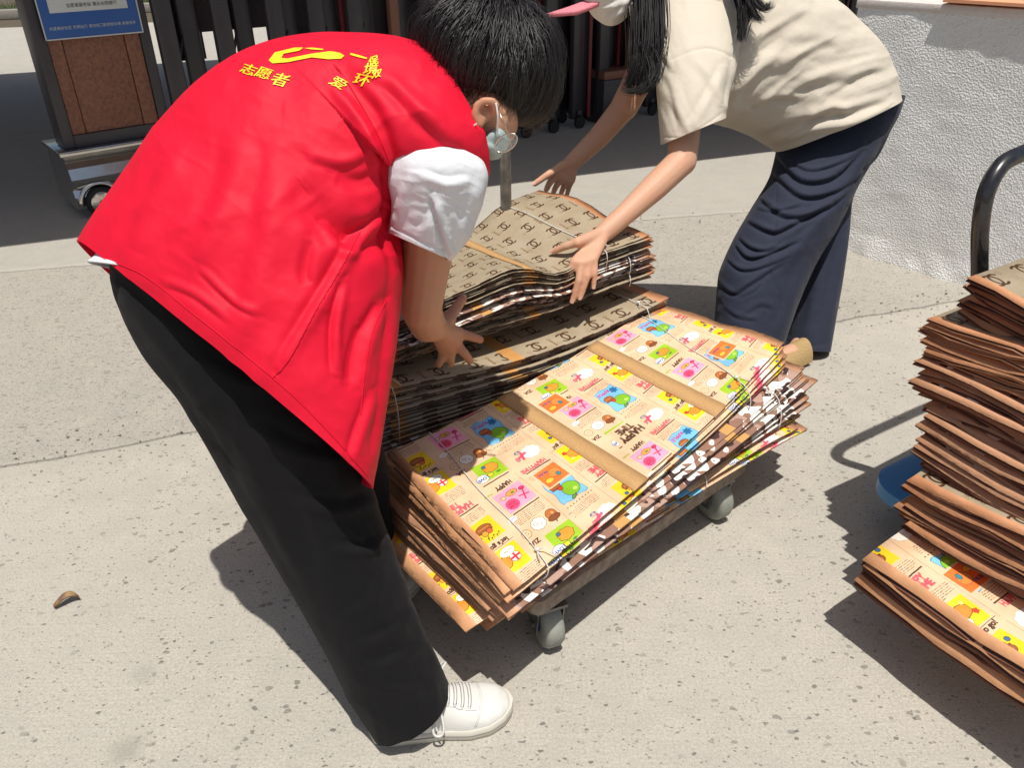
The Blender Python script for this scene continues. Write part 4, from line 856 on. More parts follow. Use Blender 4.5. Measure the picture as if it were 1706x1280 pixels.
# right trolley
A_ = G(1438, 928, .235); c4 = lambda Fp, z: arr(*[np.array([p[0], p[1], z]) for p in (Fp-RY*.50, Fp-RY*.50+RX*1.08, Fp, Fp+RX*1.08)])
def zr(a, b, fr): return -.045*np.exp(-a/.12)*(1-fr*.3)+.006*np.sin(b*5+2)
make_bundle('bag_bundle', 'bottom bundle of newspaper print bags poking out from under the tall pile', 'bundles in the tall pile', c4(A_, .20), c4(A_, .262), 0, 1, 4, M['happy'], M['hem2'], zr, .004, .008, seed=9, flip=0, ends=.006)
prev = .268
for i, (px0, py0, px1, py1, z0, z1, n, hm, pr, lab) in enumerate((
    (1497, 868, 1512, 790, .272, .360, 12, 'hem2', 'logo', 'ragged bundle, shade painted into its red brown lining, resting directly on the newspaper print bundle'),
    (1522, 775, 1545, 682, .362, .452, 12, 'hem2', 'camo', 'bundle with shade painted into its red brown lining just above the blue trolley corner'),
    (1532, 664, 1524, 606, .454, .532, 10, 'hem2', 'camo', 'splayed bundle with shade painted into its lining in the middle of the tall pile'),
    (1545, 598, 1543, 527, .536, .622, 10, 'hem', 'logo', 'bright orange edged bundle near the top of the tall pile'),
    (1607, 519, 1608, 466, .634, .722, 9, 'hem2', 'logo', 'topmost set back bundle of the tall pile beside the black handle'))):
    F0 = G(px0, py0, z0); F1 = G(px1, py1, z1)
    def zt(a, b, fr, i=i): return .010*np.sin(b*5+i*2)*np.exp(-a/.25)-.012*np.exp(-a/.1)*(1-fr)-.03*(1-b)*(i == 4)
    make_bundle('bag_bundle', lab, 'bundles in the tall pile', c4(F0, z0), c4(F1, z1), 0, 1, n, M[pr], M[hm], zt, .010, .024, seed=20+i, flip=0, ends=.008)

# ================================================================= people
def hand(mb, palm_c, wrist, fingers, rw, rk=.0125, rp=.014):
    "wrist to knuckles as metacarpals, then each finger as its own bent chain; fingers = [(points, radii)]"
    for pts, rr in fingers:
        mb.cap(wrist, rw*.78, pts[0], rr[0]*1.18)
        mb.chain(list(zip(pts, rr)))
    for (a, ra), (b, rb) in zip(fingers[1][0:0] or [(fingers[i][0][0], fingers[i][1][0]) for i in range(1, len(fingers)-1)], [(fingers[i][0][0], fingers[i][1][0]) for i in range(2, len(fingers))]):
        mb.cap(a, ra*1.15, b, rb*1.15); mb.cap((np.array(a)+wrist)/2, rw*.62, (np.array(b)+wrist)/2, rw*.62)
def nails(parent, tips, m):
    for p, nrm, d, r in tips:
        d = d/np.linalg.norm(d); s = np.cross(nrm, d); s /= np.linalg.norm(s); n = np.cross(d, s); 
        if n@nrm < 0: n = -n
        V = []; 
        for i in range(5):
            for j in range(5):
                a = (j/4-.5)*1.9; t = i/4-.5; wd = math.sin(math.pi*(.22+.56*i/4))
                V.append(p+d*t*r*1.7+s*math.sin(a*wd)*r*.88+n*(math.cos(a*wd)*r*.93))
        mesh('nail', V, [(i*5+j, (i+1)*5+j, (i+1)*5+j+1, i*5+j+1) for i in range(4) for j in range(4)], parent, [m])
M['nail'] = mat('fingernail', (.62, .36, .27), .3, spec=.6)

# ---------------------------------------------------------------- the standing man in the red vest
man = thing('person', 'bending person in a red volunteer vest, black trousers and white sneaker, head down', 'person', tuple(G(700, 1180, 0)))
Hc = U(806, 110, 1.31)
mb = MB(); mb.ball(U(812, 112, 1.31), (.088, .085, .098), nu=28, nv=20)
mb.cap(U(792, 165, 1.285), .058, U(812, 200, 1.28), .050); mb.cap(U(812, 195, 1.29), .046, U(822, 222, 1.30), .032)
mb.cap(U(838, 196, 1.28), .022, U(850, 222, 1.28), .010)          # brow and nose
mb.cap(U(742, 175, 1.33), .056, U(800, 150, 1.31), .056)
mb.chain([(U(700, 215, 1.36), .10), (U(540, 250, 1.35), .125), (U(400, 360, 1.33), .125), (U(350, 500, 1.36), .100)])
mb.cap(U(700, 260, 1.28), .06, U(690, 200, 1.50), .06)
k1 = U(520, 850, 1.47); mb.chain([(U(385, 590, 1.34), .082), (k1, .055), (U(662, 1160, 1.575), .040)])
k2 = U(560, 800, 1.70); mb.chain([(U(440, 560, 1.50), .082), (k2, .052), (U(575, 985, 1.85), .038)])
# ear
E0 = U(806, 190, 1.205)
for a0, a1, r in ((0, 1, .0065),):
    pts = [U(797, 207, 1.215), U(791, 192, 1.208), U(794, 176, 1.203), U(806, 167, 1.200), U(821, 168, 1.200), U(827, 176, 1.205), U(824, 188, 1.212)]
    mb.chain([(p, .0062) for p in pts])
mb.cap(U(803, 196, 1.222), .010, U(816, 182, 1.224), .012); mb.cap(U(799, 207, 1.218), .0075, U(802, 200, 1.22), .007)
# right arm
sh, el, wr = U(732, 285, 1.25), U(701, 512, 1.47), U(728, 548, 1.70)
mb.chain([(sh, .054), (U(716, 400, 1.35), .043), (el, .039)]); mb.chain([(el, .038), (U(712, 540, 1.57), .036), (wr, .027)])
dH = 1.80
fg = [([U(748, 531, dH-.04), U(760, 513, dH-.01), U(771, 498, dH)], [.0125, .0115, .0095]),
      ([U(763, 555, dH), U(782, 560, dH+.015), U(800, 566, dH+.035)], [.0115, .0098, .0085]),
      ([U(758, 572, dH), U(771, 586, dH+.01), U(783, 601, dH+.035)], [.0118, .0100, .0086]),
      ([U(749, 582, dH), U(751, 594, dH+.01), U(751, 606, dH+.03)], [.0112, .0096, .0083]),
      ([U(740, 585, dH), U(736, 596, dH+.005), U(731, 608, dH+.02)], [.0105, .0088, .0077])]
fg = [(p_, [r_*1.13 for r_ in q_]) for p_, q_ in fg]
hand(mb, None, wr, fg, .026)
# left arm reaches round the far end of the bundle
sh2 = U(700, 215, 1.56); el2 = U(640, 400, 1.78); wr2 = U(618, 505, 2.0); mb.chain([(sh2, .052), (el2, .038), (wr2, .027)])
for dx, L in ((-14, 30), (-5, 38), (5, 40), (14, 36)):
    mb.cap(wr2, .020, U(618+dx, 525, 2.05), .011); mb.chain([(U(618+dx, 525, 2.05), .0105), (U(622+dx, 535+L*.3, 2.08), .0095), (U(630+dx, 530+L*.8, 2.09), .008)])
mb.cap(wr2, .018, U(645, 520, 2.03), .011)
body = mb.build('body', M['skin_m'], man); remesh(body, .0038, 5)
nm_ = -_f
nails(man, [(fg[0][0][2], nm_, fg[0][0][2]-fg[0][0][1], .0092)], M['nail'])

# trousers
near = [(205, 430, 430, 440, 1.33, 1.33, .14), (207, 490, 470, 560, 1.33, 1.33, .125), (250, 592, 560, 700, 1.35, 1.35, .115), (312, 672, 610, 790, 1.38, 1.38, .105), (370, 775, 632, 860, 1.42, 1.42, .098), (430, 880, 650, 910, 1.455, 1.455, .092),
        (490, 985, 674, 975, 1.49, 1.49, .088), (548, 1090, 702, 1055, 1.53, 1.53, .085, 6, 10), (588, 1168, 728, 1108, 1.56, 1.56, .082, 10, 16), (617, 1212, 746, 1143, 1.578, 1.578, .080, 14, 22)]
fol = [([(215, 500), (290, 600), (370, 720), (450, 860), (520, 1000)], .004, 14, .8), ([(640, 900), (600, 920), (560, 915)], .007, 10, .6), ([(690, 1010), (650, 1060), (590, 1080)], .007, 11, .7), ([(735, 1120), (700, 1050), (690, 1000)], .007, 9, .8),
       ([(720, 1150), (650, 1150), (600, 1130)], .006, 12, .7), ([(640, 830), (560, 850), (480, 830)], .006, 12, .7), ([(600, 760), (520, 760), (430, 720)], .005, 14, .6), ([(700, 1080), (640, 1110), (600, 1105)], .006, 9, .7), ([(500, 640), (420, 640), (340, 600)], .005, 15, .5), ([(640, 940), (620, 1000), (560, 1040)], .005, 12, .6)]
a = sil_loft(near, 190, 120, 2.1, fol, [(.0035, 60, 170, 46, 3), (.002, 55, 60, 20, 8)])
far = [(260, 440, 560, 450, 1.50, 1.50, .12), (330, 560, 600, 640, 1.52, 1.52, .11), (420, 720, 640, 760, 1.62, 1.62, .095), (480, 850, 650, 860, 1.72, 1.72, .085), (505, 940, 665, 930, 1.80, 1.80, .080), (515, 985, 660, 985, 1.845, 1.845, .075)]
b = sil_loft(far, 90, 80, 2.1, [], [(.004, 60, 120, 40, 4)])
cloth('trousers', [a, b], M['black_cloth'], man)
# white T-shirt: hem behind the vest, body and the right sleeve
tor = [(177, 446, 345, 470, 1.335, 1.335, .145, 0, 4), (205, 400, 470, 500, 1.345, 1.345, .150), (330, 200, 640, 440, 1.36, 1.36, .150), (520, 110, 680, 360, 1.37, 1.37, .14), (660, 115, 760, 280, 1.36, 1.36, .10)]
tb = sil_loft(tor, 60, 60, 2.1)
slv = [(662, 232, 800, 262, 1.27, 1.27, .066), (652, 268, 811, 292, 1.245, 1.245, .070), (650, 305, 806, 325, 1.250, 1.250, .074), (655, 340, 794, 362, 1.27, 1.27, .072), (652, 366, 778, 400, 1.295, 1.295, .068, 3, 6), (647, 388, 749, 434, 1.315, 1.315, .062, 6, 8)]
sf = [([(745, 300), (735, 340), (700, 395)], .003, 10, .6), ([(722, 325), (738, 380), (752, 428)], .008, 6, 1.3), ([(690, 280), (672, 330), (660, 380)], .003, 9, .5), ([(800, 300), (785, 345), (765, 390)], .003, 9, .6), ([(655, 378), (700, 400), (752, 424)], -.0035, 2.6, 0), ([(780, 300), (740, 305), (700, 290)], .004, 8, .5)]
ts = sil_loft(slv, 110, 96, 2.1, sf, [(.0016, 75, 60, 22, 5), (.0006, 20, 30, 12, 6)])
cloth('tshirt', [tb, ts], M['white_cotton'], man)
# red vest
vr = [(138, 414, 620, 813, 1.335, 1.285, .150, 24, -38), (165, 372, 630, 752, 1.335, 1.29, .160, 14, -16), (220, 298, 643, 662, 1.34, 1.30, .172, 8, -6), (270, 232, 655, 580, 1.345, 1.31, .178), (325, 170, 664, 500, 1.35, 1.32, .182), (385, 124, 668, 440, 1.355, 1.33, .182), (452, 94, 672, 395, 1.36, 1.335, .180),
      (530, 79, 694, 350, 1.365, 1.33, .172), (600, 79, 757, 318, 1.365, 1.32, .165), (650, 84, 786, 302, 1.365, 1.32, .150, 6, -4), (690, 92, 797, 291, 1.365, 1.32, .118, 18, -10)]
vf = [([(575, 130), (640, 210), (662, 330), (668, 430)], -.014, 13, -.9), ([(560, 140), (620, 230), (640, 300)], .008, 16, .5), ([(520, 330), (560, 375), (620, 390), (665, 350)], -.018, 20, -.5), ([(660, 350), (610, 395), (580, 420), (540, 380)], .012, 12, .8),
      ([(600, 385), (572, 440), (525, 520), (470, 610)], .007, 12, .9), ([(575, 470), (560, 540), (560, 620)], .006, 8, .9), ([(520, 400), (510, 450), (515, 475)], -.007, 8, -.5), ([(665, 380), (655, 500), (640, 640), (625, 770)], .005, 9, .7),
      ([(640, 510), (615, 560), (600, 640)], .007, 11, .9), ([(600, 540), (585, 590), (580, 640)], -.006, 6, -.6), ([(620, 660), (600, 720), (590, 760)], .006, 9, .8), ([(400, 240), (380, 340), (330, 440)], .008, 26, .4), ([(470, 220), (460, 330), (440, 450), (400, 560)], .007, 28, .4),
      ([(300, 260), (260, 340), (225, 420)], .006, 20, .4), ([(340, 450), (390, 500), (430, 520)], .004, 7, .8), ([(280, 470), (330, 490), (380, 530)], .004, 8, .7), ([(560, 290), (600, 300), (640, 280)], -.008, 11, -.5), ([(520, 260), (570, 270), (610, 255)], .005, 10, .6), ([(580, 100), (660, 150), (740, 230)], .004, 12, .6), ([(650, 130), (700, 190), (780, 250)], .005, 12, .6),
      ([(168, 455), (300, 545), (450, 660), (560, 765), (612, 812)], -.0022, 2.2, 0)]
# shoulder flap stands proud of the side of the vest along the arm hole
stp = [([(806, 300), (775, 284), (742, 268), (705, 250), (672, 252), (648, 275)], .020, 2.0)]
vv = sil_loft(vr, 400, 400, 2.15, vf, [(.0032, 122, 420, 120, 11), (.0006, 110, 110, 34, 12), (.0004, 30, 60, 26, 13)], steps=stp)
vest = cloth('vest', [vv], M['vest'], man, .003)
# ---- print on the back of the vest
bm = bmesh.new(); bm.from_mesh(vest.data); bvh = BVHTree.FromBMesh(bm); bm.free()
def onvest(px, py, lift=.0032):
    d = _f+(px-853)/F*_r-(py-640)/F*_u; d = d/np.linalg.norm(d)
    h = bvh.ray_cast(Vector(CAM), Vector(d))
    if h[0] is None: return None
    n = np.array(h[1]); n = -n if n@d > 0 else n; return np.array(h[0])+n*lift
def vest_print(tris2d, name='lettering'):
    V = []; Fc = []
    for t in tris2d:
        st = [np.array(t, float)]
        while st:
            q = st.pop(); l = [np.hypot(*(q[i]-q[(i+1) % 3])) for i in range(3)]; i = int(np.argmax(l))
            if l[i] > 5.0:
                m_ = (q[i]+q[(i+1) % 3])/2; st += [np.array([q[i], m_, q[(i+2) % 3]]), np.array([m_, q[(i+1) % 3], q[(i+2) % 3]])]; continue
            ps = [onvest(*p) for p in q]
            if any(p is None for p in ps) or max(np.linalg.norm(ps[0]-ps[1]), np.linalg.norm(ps[1]-ps[2])) > .03: continue
            n = len(V); V += ps; Fc.append((n, n+1, n+2))
    if V: mesh(name, V, Fc, vest, [M['yellow_print']], False)
def glyph_px(ch, cx, cy, h, ang, sq=1., skew=0.):
    v, tr = glyphs(ch); k = h/.72; a = math.radians(ang); P = v*k; P = np.stack([P[:, 0]+P[:, 1]*skew, -P[:, 1]*sq], 1)
    P = np.stack([P[:, 0]*math.cos(a)-P[:, 1]*math.sin(a)+cx, P[:, 0]*math.sin(a)+P[:, 1]*math.cos(a)+cy], 1); return [P[t] for t in tr]
for ch, cx, cy, h, an in (('志', 415, 119, 21, 20), ('愿', 440, 125, 22, 18), ('者', 467, 136, 25, 14), ('爱', 563, 141, 22, 30), ('环', 604, 135, 24, 12), ('境', 618, 117, 20, -4), ('双', 628, 125, 14, -10), ('保', 622, 104, 15, -20)):
    for ox, oy in ((0, 0), (.9, .3)): vest_print(glyph_px(ch, cx+ox, cy+oy, h*.86, an, .8, .25))
for pts in ([(449, 103), (459, 90), (492, 82), (506, 82), (500, 87), (474, 92), (470, 99), (480, 100), (520, 92), (550, 88), (568, 90), (575, 95), (570, 100), (548, 101), (520, 98), (480, 106), (455, 108)], [(585, 91), (600, 95), (612, 99), (611, 101), (598, 98), (584, 94)], [(508, 83), (520, 82), (540, 84), (538, 86), (520, 85)]):
    c = np.mean(pts, 0); n = len(pts)
    # ear-clip through Blender's tessellator
    from mathutils.geometry import tessellate_polygon
    tr = tessellate_polygon([[Vector((p[0], p[1], 0)) for p in pts]]); vest_print([[pts[i] for i in t] for t in tr], 'emblem')

def seam(pts, r=.0011, lift=.0022, n=90, name='seam', dash=0):
    q = catmull(np.array(pts, float), n); P3 = [onvest(*p, lift=lift) for p in q]; run = []; mb = MB(); cnt = 0
    for k, p in enumerate(P3+[None]):
        brk = p is None or (run and np.linalg.norm(p-run[-1]) > .03) or (dash and len(run) > dash)
        if brk:
            if len(run) > 1: mb.tube(run, r, 5); cnt += 1
            run = [] if p is None else [p]
        else: run.append(p)
    if cnt: mb.build(name, M['vest'], vest)
seam([(175, 432), (240, 458), (320, 520), (420, 600), (500, 670), (570, 745), (612, 795)], .0008, .0022, 260, 'hem_stitch')
seam([(600, 388), (572, 440), (525, 520), (480, 600), (455, 630)], .0013, .0022)
seam([(640, 502), (618, 560), (604, 640), (600, 690)], .0011, .0022)
seam([(575, 132), (610, 190), (640, 250), (650, 275)], .0012, .0022)
# hair: a dark cap and several thousand strands that fall away from the crown
def hair(parent, c, rad, pole, n, length, keep, seed, name='hair', thick=.0011, rough=.2, droop=0., mat_='hair', lift=.012, basecap=True, wav=.004):
    rg = np.random.default_rng(seed); X, Y, Zc = _r, _u, -_f; pole = np.array(pole, float); pole /= np.linalg.norm(pole)
    if basecap:
        mb = MB(); V = []; nu_, nv_ = 60, 40
        for i in range(nv_+1):
            for k in range(nu_):
                th = math.pi*i/nv_; ph = 2*math.pi*k/nu_; d = np.array([math.sin(th)*math.cos(ph), math.sin(th)*math.sin(ph), math.cos(th)]); V.append(c+X*d[0]*rad[0]*.97+Y*d[1]*rad[1]*.97+Zc*d[2]*rad[2]*.97)
        P = np.stack(PX3(np.array(V)), -1); ok = [keep(p[0], p[1]) for p in P]
        Fc = [(i*nu_+k, i*nu_+(k+1) % nu_, (i+1)*nu_+(k+1) % nu_, (i+1)*nu_+k) for i in range(nv_) for k in range(nu_)]
        Fc = [f for f in Fc if all(ok[q] for q in f)]
        hb_ = mesh('hair_cap', V, Fc, parent, [M['hair_base']])
    V = []; Fc = []; T = np.linspace(0, 1, 8)
    clump = rg.normal(size=(int(n/14)+1, 3)); clump /= np.linalg.norm(clump, axis=1, keepdims=True)
    for i in range(n):
        d = clump[i//14]+rg.normal(0, .045, 3); d /= np.linalg.norm(d)
        ax = np.cross(pole, d); s = np.linalg.norm(ax)
        if s < .02: continue
        ax /= s; sd = (i//14)*7.3
        tw = .35*math.sin(sd)+rg.normal(0, rough*.5)
        L = length*(.55+.6*rg.random()); ang = L/np.mean(rad); lf = lift*(.25+.9*rg.random())+.003*math.sin(sd*1.7)
        pts = []
        for t in T:
            a = ang*t; dd = d*math.cos(a)+np.cross(ax, d)*math.sin(a)+ax*tw*.28*t*t
            dd /= np.linalg.norm(dd); rr = 1+lf*(math.sin(t*2.6)*.9+.15)/np.mean(rad)
            p = c+X*dd[0]*rad[0]*rr+Y*dd[1]*rad[1]*rr+Zc*dd[2]*rad[2]*rr; p[2] -= droop*t*t; pts.append(p)
        pts = np.array(pts); e = PX3(pts[-1]); m_ = PX3(pts[3])
        if not keep(e[0], e[1]) or not keep(m_[0], m_[1]): continue
        tn = np.gradient(pts, axis=0); tn /= np.linalg.norm(tn, axis=1, keepdims=True); q = np.cross(tn, pts-c); q /= np.linalg.norm(q, axis=1, keepdims=True)+1e-9; up = np.cross(q, tn)
        wd = thick*(1-.75*T[:, None]**1.5); b = len(V)
        V += list(pts-q*wd); V += list(pts+q*wd); V += list(pts+up*wd*.8); m8 = len(T)
        for k in range(m8-1):
            for u_, v_ in ((0, 2), (2, 1)): Fc.append((b+u_*m8+k, b+u_*m8+k+1, b+v_*m8+k+1, b+v_*m8+k))
    return mesh(name, V, Fc, parent, [M[mat_]])
def keep_m(x, y):
    if x < 766: return y < 165-(766-x)*.95+0
    if x < 790: return y < 176
    if x < 828: return y < 168+abs(x-815)*.1
    if x < 848: return y < 170+(x-828)*1.9
    if x < 868: return y < 212
    return y < 228
hair(man, U(806, 106, 1.31), (.104, .110, .112), (.30, .72, .45), 15000, .075, keep_m, 4, thick=.00065, rough=.6)
hair(man, U(806, 106, 1.31), (.106, .112, .114), (.30, .72, .45), 7000, .11, keep_m, 9, 'hair_locks', basecap=False, lift=.026, thick=.0006, rough=.9)
# mask with ear loops, glasses
mv = []; nx, ny = 16, 12
rows = [(800, 256, 803, 258, 1.27, 1.27, .003), (788, 251, 830, 261, 1.27, 1.27, .030), (798, 240, 838, 252, 1.275, 1.275, .040), (812, 229, 846, 241, 1.275, 1.275, .045), (822, 221, 846, 232, 1.28, 1.28, .034), (832, 224, 834, 226, 1.28, 1.28, .003)]
cloth('face_mask', [sil_loft(rows, 20, 40, 2.0, [], [(.0015, 20, 30, 6, 3)])], M['mask_blue'], man, .001)
mb = MB(); mb.tube(catmull([U(826, 171, 1.196), U(829, 190, 1.20), U(829, 212, 1.213), U(827, 226, 1.222)], 16), .0016, 6); mb.build('ear_loop', M['string'], man)
mb = MB(); mb.tube(catmull([U(794, 206, 1.20), U(788, 212, 1.205), U(787, 228, 1.213), U(795, 245, 1.225)], 16), .0014, 6); mb.build('ear_loop', M['string'], man)
gl = None
mb = MB(); Lc = U(843, 238, 1.215); ex = (U(858, 232, 1.24)-U(834, 241, 1.25)); ex /= np.linalg.norm(ex); ey = -_f*.55+_u*.75; ey /= np.linalg.norm(ey)
pts = [Lc+ex*.019*math.cos(a)+ey*.013*math.sin(a) for a in np.linspace(0, 2*math.pi, 25)]; mb.tube(pts, .0012, 6, False)
mb.tube([U(852, 243, 1.236), U(843, 213, 1.215), U(833, 190, 1.205)], .0012, 6); gl = mb.build('glasses', M['gold_wire'], man)
mb = MB(); mb.add([Lc]+pts[:-1], [(0, i+1, (i+1) % 24+1) for i in range(24)]); mb.build('lens', M['lens'], gl)

# sneaker
def sneaker(parent, heel, toe, wd, m_up, m_so, laces=True, name='shoe'):
    heel = np.array(heel, float); toe = np.array(toe, float); ax = toe-heel; ax[2] = 0; L = np.linalg.norm(ax); ax /= L; sd = np.array([-ax[1], ax[0], 0])
    def half(t, inner):   # foot outline, half width as a fraction
        w_ = np.interp(t, [0, .04, .12, .3, .5, .68, .82, .92, .98, 1.], [.02, .26, .36, .35, .36, .46, .45, .34, .17, .02])
        return wd*w_*(1.06 if not inner else .98)
    n = 46; T = (1-np.cos(np.linspace(0, math.pi, n)))/2
    bend = lambda t: -.006*math.sin(math.pi*t)+.010*t*t
    V = []; lay = [(.0, .0), (.003, .0025), (.022, .003), (.026, .0)]
    for z, o in lay:
        for t in T: V.append(heel+ax*L*t+sd*(half(t, 0)+o+bend(t))+Z3*(z+.010*max(0, t-.82)**1*1.0))
        for t in T[::-1][1:-1]: V.append(heel+ax*L*t-sd*(half(t, 1)+o-bend(t))+Z3*(z+.010*max(0, t-.82)))
    k = n+n-2; mb = MB(); mb.add(V, [tuple(range(k))[::-1], tuple(range(3*k, 4*k))]+[(q*k+i, q*k+(i+1) % k, (q+1)*k+(i+1) % k, (q+1)*k+i) for q in range(3) for i in range(k)])
    up = []; nr, ns = 60, 33
    H_ = lambda t: np.interp(t, [0, .04, .15, .30, .45, .58, .70, .80, .90, .97, 1.], [.055, .072, .078, .084, .086, .074, .056, .044, .036, .022, .006])
    def usurf(t, s, lift=0.):
        "s in 0..1 across from one side over the top to the other"
        a = math.pi*s; cx = math.cos(a); sz = math.sin(a); h = float(H_(t)); wl = (half(t, 0) if cx > 0 else half(t, 1))-.001
        px_ = math.copysign(abs(cx)**.72, cx)*wl; pz = .022+.010*max(0, t-.82)+(h-.010)*abs(sz)**.80
        p = heel+ax*(L*(.008+.984*t)+.0)+sd*(px_*(1-.22*abs(sz)**2*(1 if t < .62 else .3))+bend(t))+Z3*pz
        return p+(np.array([0, 0, 1.])*sz+sd*cx)*lift
    for i in range(nr):
        t = (1-math.cos(math.pi*i/(nr-1)))/2
        for j in range(ns):
            s = j/(ns-1); l = 0.
            l = -.0015*math.exp(-((t-.775+.20*abs(j/(ns-1)-.5)**1.5)/.006)**2)
            up.append(usurf(t, s, l+.0006*math.sin(t*60+s*9)*(.3 < t < .62)))
    u_ = mesh(name, up, [(i*ns+j, (i+1)*ns+j, (i+1)*ns+j+1, i*ns+j+1) for i in range(nr-1) for j in range(ns-1)], parent, [m_up])
    mb.build('sole', m_so, u_, True, 50)
    mb = MB()   # welt line on the foxing and stitched seams
    for z, r in ((.0165, .0009),):
        ring_ = [heel+ax*L*t+sd*(half(t, 0)+.0035+bend(t))+Z3*(z+.010*max(0, t-.82)) for t in T]+[heel+ax*L*t-sd*(half(t, 1)+.0035-bend(t))+Z3*(z+.010*max(0, t-.82)) for t in T[::-1]]; mb.tube(ring_, r, 5)
    mb.build('welt_line', M['sole_line'], u_)
    mb = MB()
    for dlt in (0, .012): mb.tube([usurf(.755+dlt-.20*abs(s-.5)**1.5+.02, s, .0008) for s in np.linspace(.06, .94, 30)], .00055, 4)
    for s_, t_ in ((.26, .36), (.74, .36), (.235, .36)): mb.tube([usurf(t_+q*.38, s_+(.5-s_)*.22*q, .0008) for q in np.linspace(0, 1, 14)], .00055, 4)
    mb.tube([usurf(.55+.05*q, .30-.20*q, .0006) for q in np.linspace(0, 1, 8)], .0005, 4); mb.build('stitching', mat('grey_stitch', (.50, .49, .46), .8), u_)
    if laces:
        for k in range(5):
            t = .50+.048*k; s0 = .30+.012*k; mb = MB(); fl = [usurf(t+.012*math.sin(q*3.1), s0+(1-2*s0)*q, .0026+.0016*math.sin(math.pi*q)) for q in np.linspace(0, 1, 14)]
            V = []; 
            for p in fl: V += [p-ax*.0034, p+Z3*.0013, p+ax*.0034, p-Z3*.0006]
            m_ = len(fl); mb.add(V, [(i*4+c, i*4+(c+1) % 4, (i+1)*4+(c+1) % 4, (i+1)*4+c) for i in range(m_-1) for c in range(4)]); mb.build('lace', M['lace'], u_)
            mb = MB()
            for s_ in (s0, 1-s0): mb.lathe(usurf(t, s_, .0004), (usurf(t, s_, .01)-usurf(t, s_, 0)), [(0, .0034), (.0014, .0030), (.0016, .0015)], 10)
            mb.build('eyelet', m_so, u_)
        kn = usurf(.475, .5, .006)
        near_ = -sd
        def loop(pts, r=.0024): q = catmull(pts, 30); mbl = MB(); mbl.tube(list(q), r, 6); mbl.build('lace', M['lace'], u_)
        loop([kn, kn+near_*.030+Z3*-.004+ax*.004, kn+near_*.058-Z3*.036+ax*.010, kn+near_*.066-Z3*.052+ax*.004, kn+near_*.062-Z3*.046-ax*.010, kn+near_*.034-Z3*.012-ax*.006, kn])
        loop([kn, kn-near_*.022+Z3*.016+ax*.010, kn-near_*.044+Z3*.018+ax*.024, kn-near_*.046+Z3*.008+ax*.010, kn-near_*.020+Z3*.004, kn])
        loop([kn, kn+near_*.022-ax*.012-Z3*.004, kn+near_*.050-ax*.006-Z3*.040, kn+near_*.058-Z3*.062+ax*.002], .0018); mbk = MB(); mbk.ball(kn, (.007, .006, .005), nu=10, nv=8); mbk.build('lace', M['lace'], u_)
    mb = MB()
    for i in range(9): mb.ball(usurf(.43+.018*(i//2)+.03*(i % 2), .90-.028*(i//2)-.05*(i % 2), .0002), (.0012, .0012, .0012), nu=6, nv=4)
    mb.build('vent_hole', M['dark_alu'], u_); return u_
sneaker(man, G(614, 1219, 0), G(856, 1187, 0), .112, M['shoe'], M['sole'])
f2 = G(505, 1010, 0); sneaker(man, f2, f2+np.array([.27, .05, 0]), .105, M['shoe'], M['sole'], False)
adopt(man)

# ---------------------------------------------------------------- the woman in the cream shirt
wo = thing('person', 'bending person in a loose cream T-shirt, dark navy wide trousers and pink cap', 'person', tuple(G(1290, 600, 0)))
mb = MB(); mb.ball(U(1020, -75, 2.32), (.082, .100, .105), nu=24, nv=16); mb.cap(U(1018, -35, 2.27), .060, U(1012, 2, 2.26), .034); mb.cap(U(985, -45, 2.24), .02, U(975, -25, 2.235), .010)
mb.cap(U(1090, -20, 2.42), .05, U(1040, -60, 2.34), .052)
mb.chain([(U(1140, -10, 2.48), .10), (U(1230, 60, 2.49), .10), (U(1330, 150, 2.60), .10), (U(1390, 225, 2.72), .115)])
mb.cap(U(1150, 60, 2.33), .052, U(1100, 10, 2.62), .052)
g1 = G(1245, 640, 0); g2 = G(1314, 609, 0)
mb.chain([(U(1375, 260, 2.73), .08), (U(1288, 420, 2.70), .048), (g1+Z3*.07, .036)]); mb.chain([(U(1410, 260, 2.84), .065), (U(1371, 430, 2.92), .042), (U(1342, 562, 2.935), .032), (g2+Z3*.045, .026)])
for g in (g1, g2): mb.cap(g+Z3*.05, .032, g+np.array([-.13, -.06, .03]), .024)
s1, e1w, w1 = U(1155, 115, 2.30), U(1136, 268, 2.28), U(1006, 388, 2.205)
mb.chain([(s1, .052), (U(1143, 190, 2.29), .046), (e1w, .042)]); mb.chain([(e1w, .041), (U(1090, 312, 2.25), .038), (U(1040, 358, 2.22), .030), (w1, .027)])
dW = 2.135
fw = [([U(962, 404, dW), U(943, 410, dW+.01), U(922, 419, dW+.035)], [.0125, .0112, .0092]),
      ([U(957, 437, dW-.005), U(946, 458, dW), U(933, 484, dW+.02)], [.0115, .0098, .0082]),
      ([U(969, 439, dW-.01), U(964, 467, dW-.012), U(954, 500, dW+.01)], [.0118, .0102, .0086]),
      ([U(980, 436, dW-.005), U(979, 460, dW-.008), U(967, 495, dW+.01)], [.0110, .0095, .0080]),
      ([U(990, 431, dW), U(991, 454, dW), U(989, 477, dW+.012)], [.0100, .0088, .0074])]
hand(mb, None, w1, fw, .026)
s2, e2w, w2 = U(1085, 30, 2.60), U(1040, 178, 2.63), U(952, 272, 2.66)
mb.chain([(s2, .05), (U(1075, 110, 2.62), .050), (e2w, .045)]); mb.chain([(e2w, .043), (U(998, 228, 2.65), .036), (w2, .028)])
d2 = 2.60
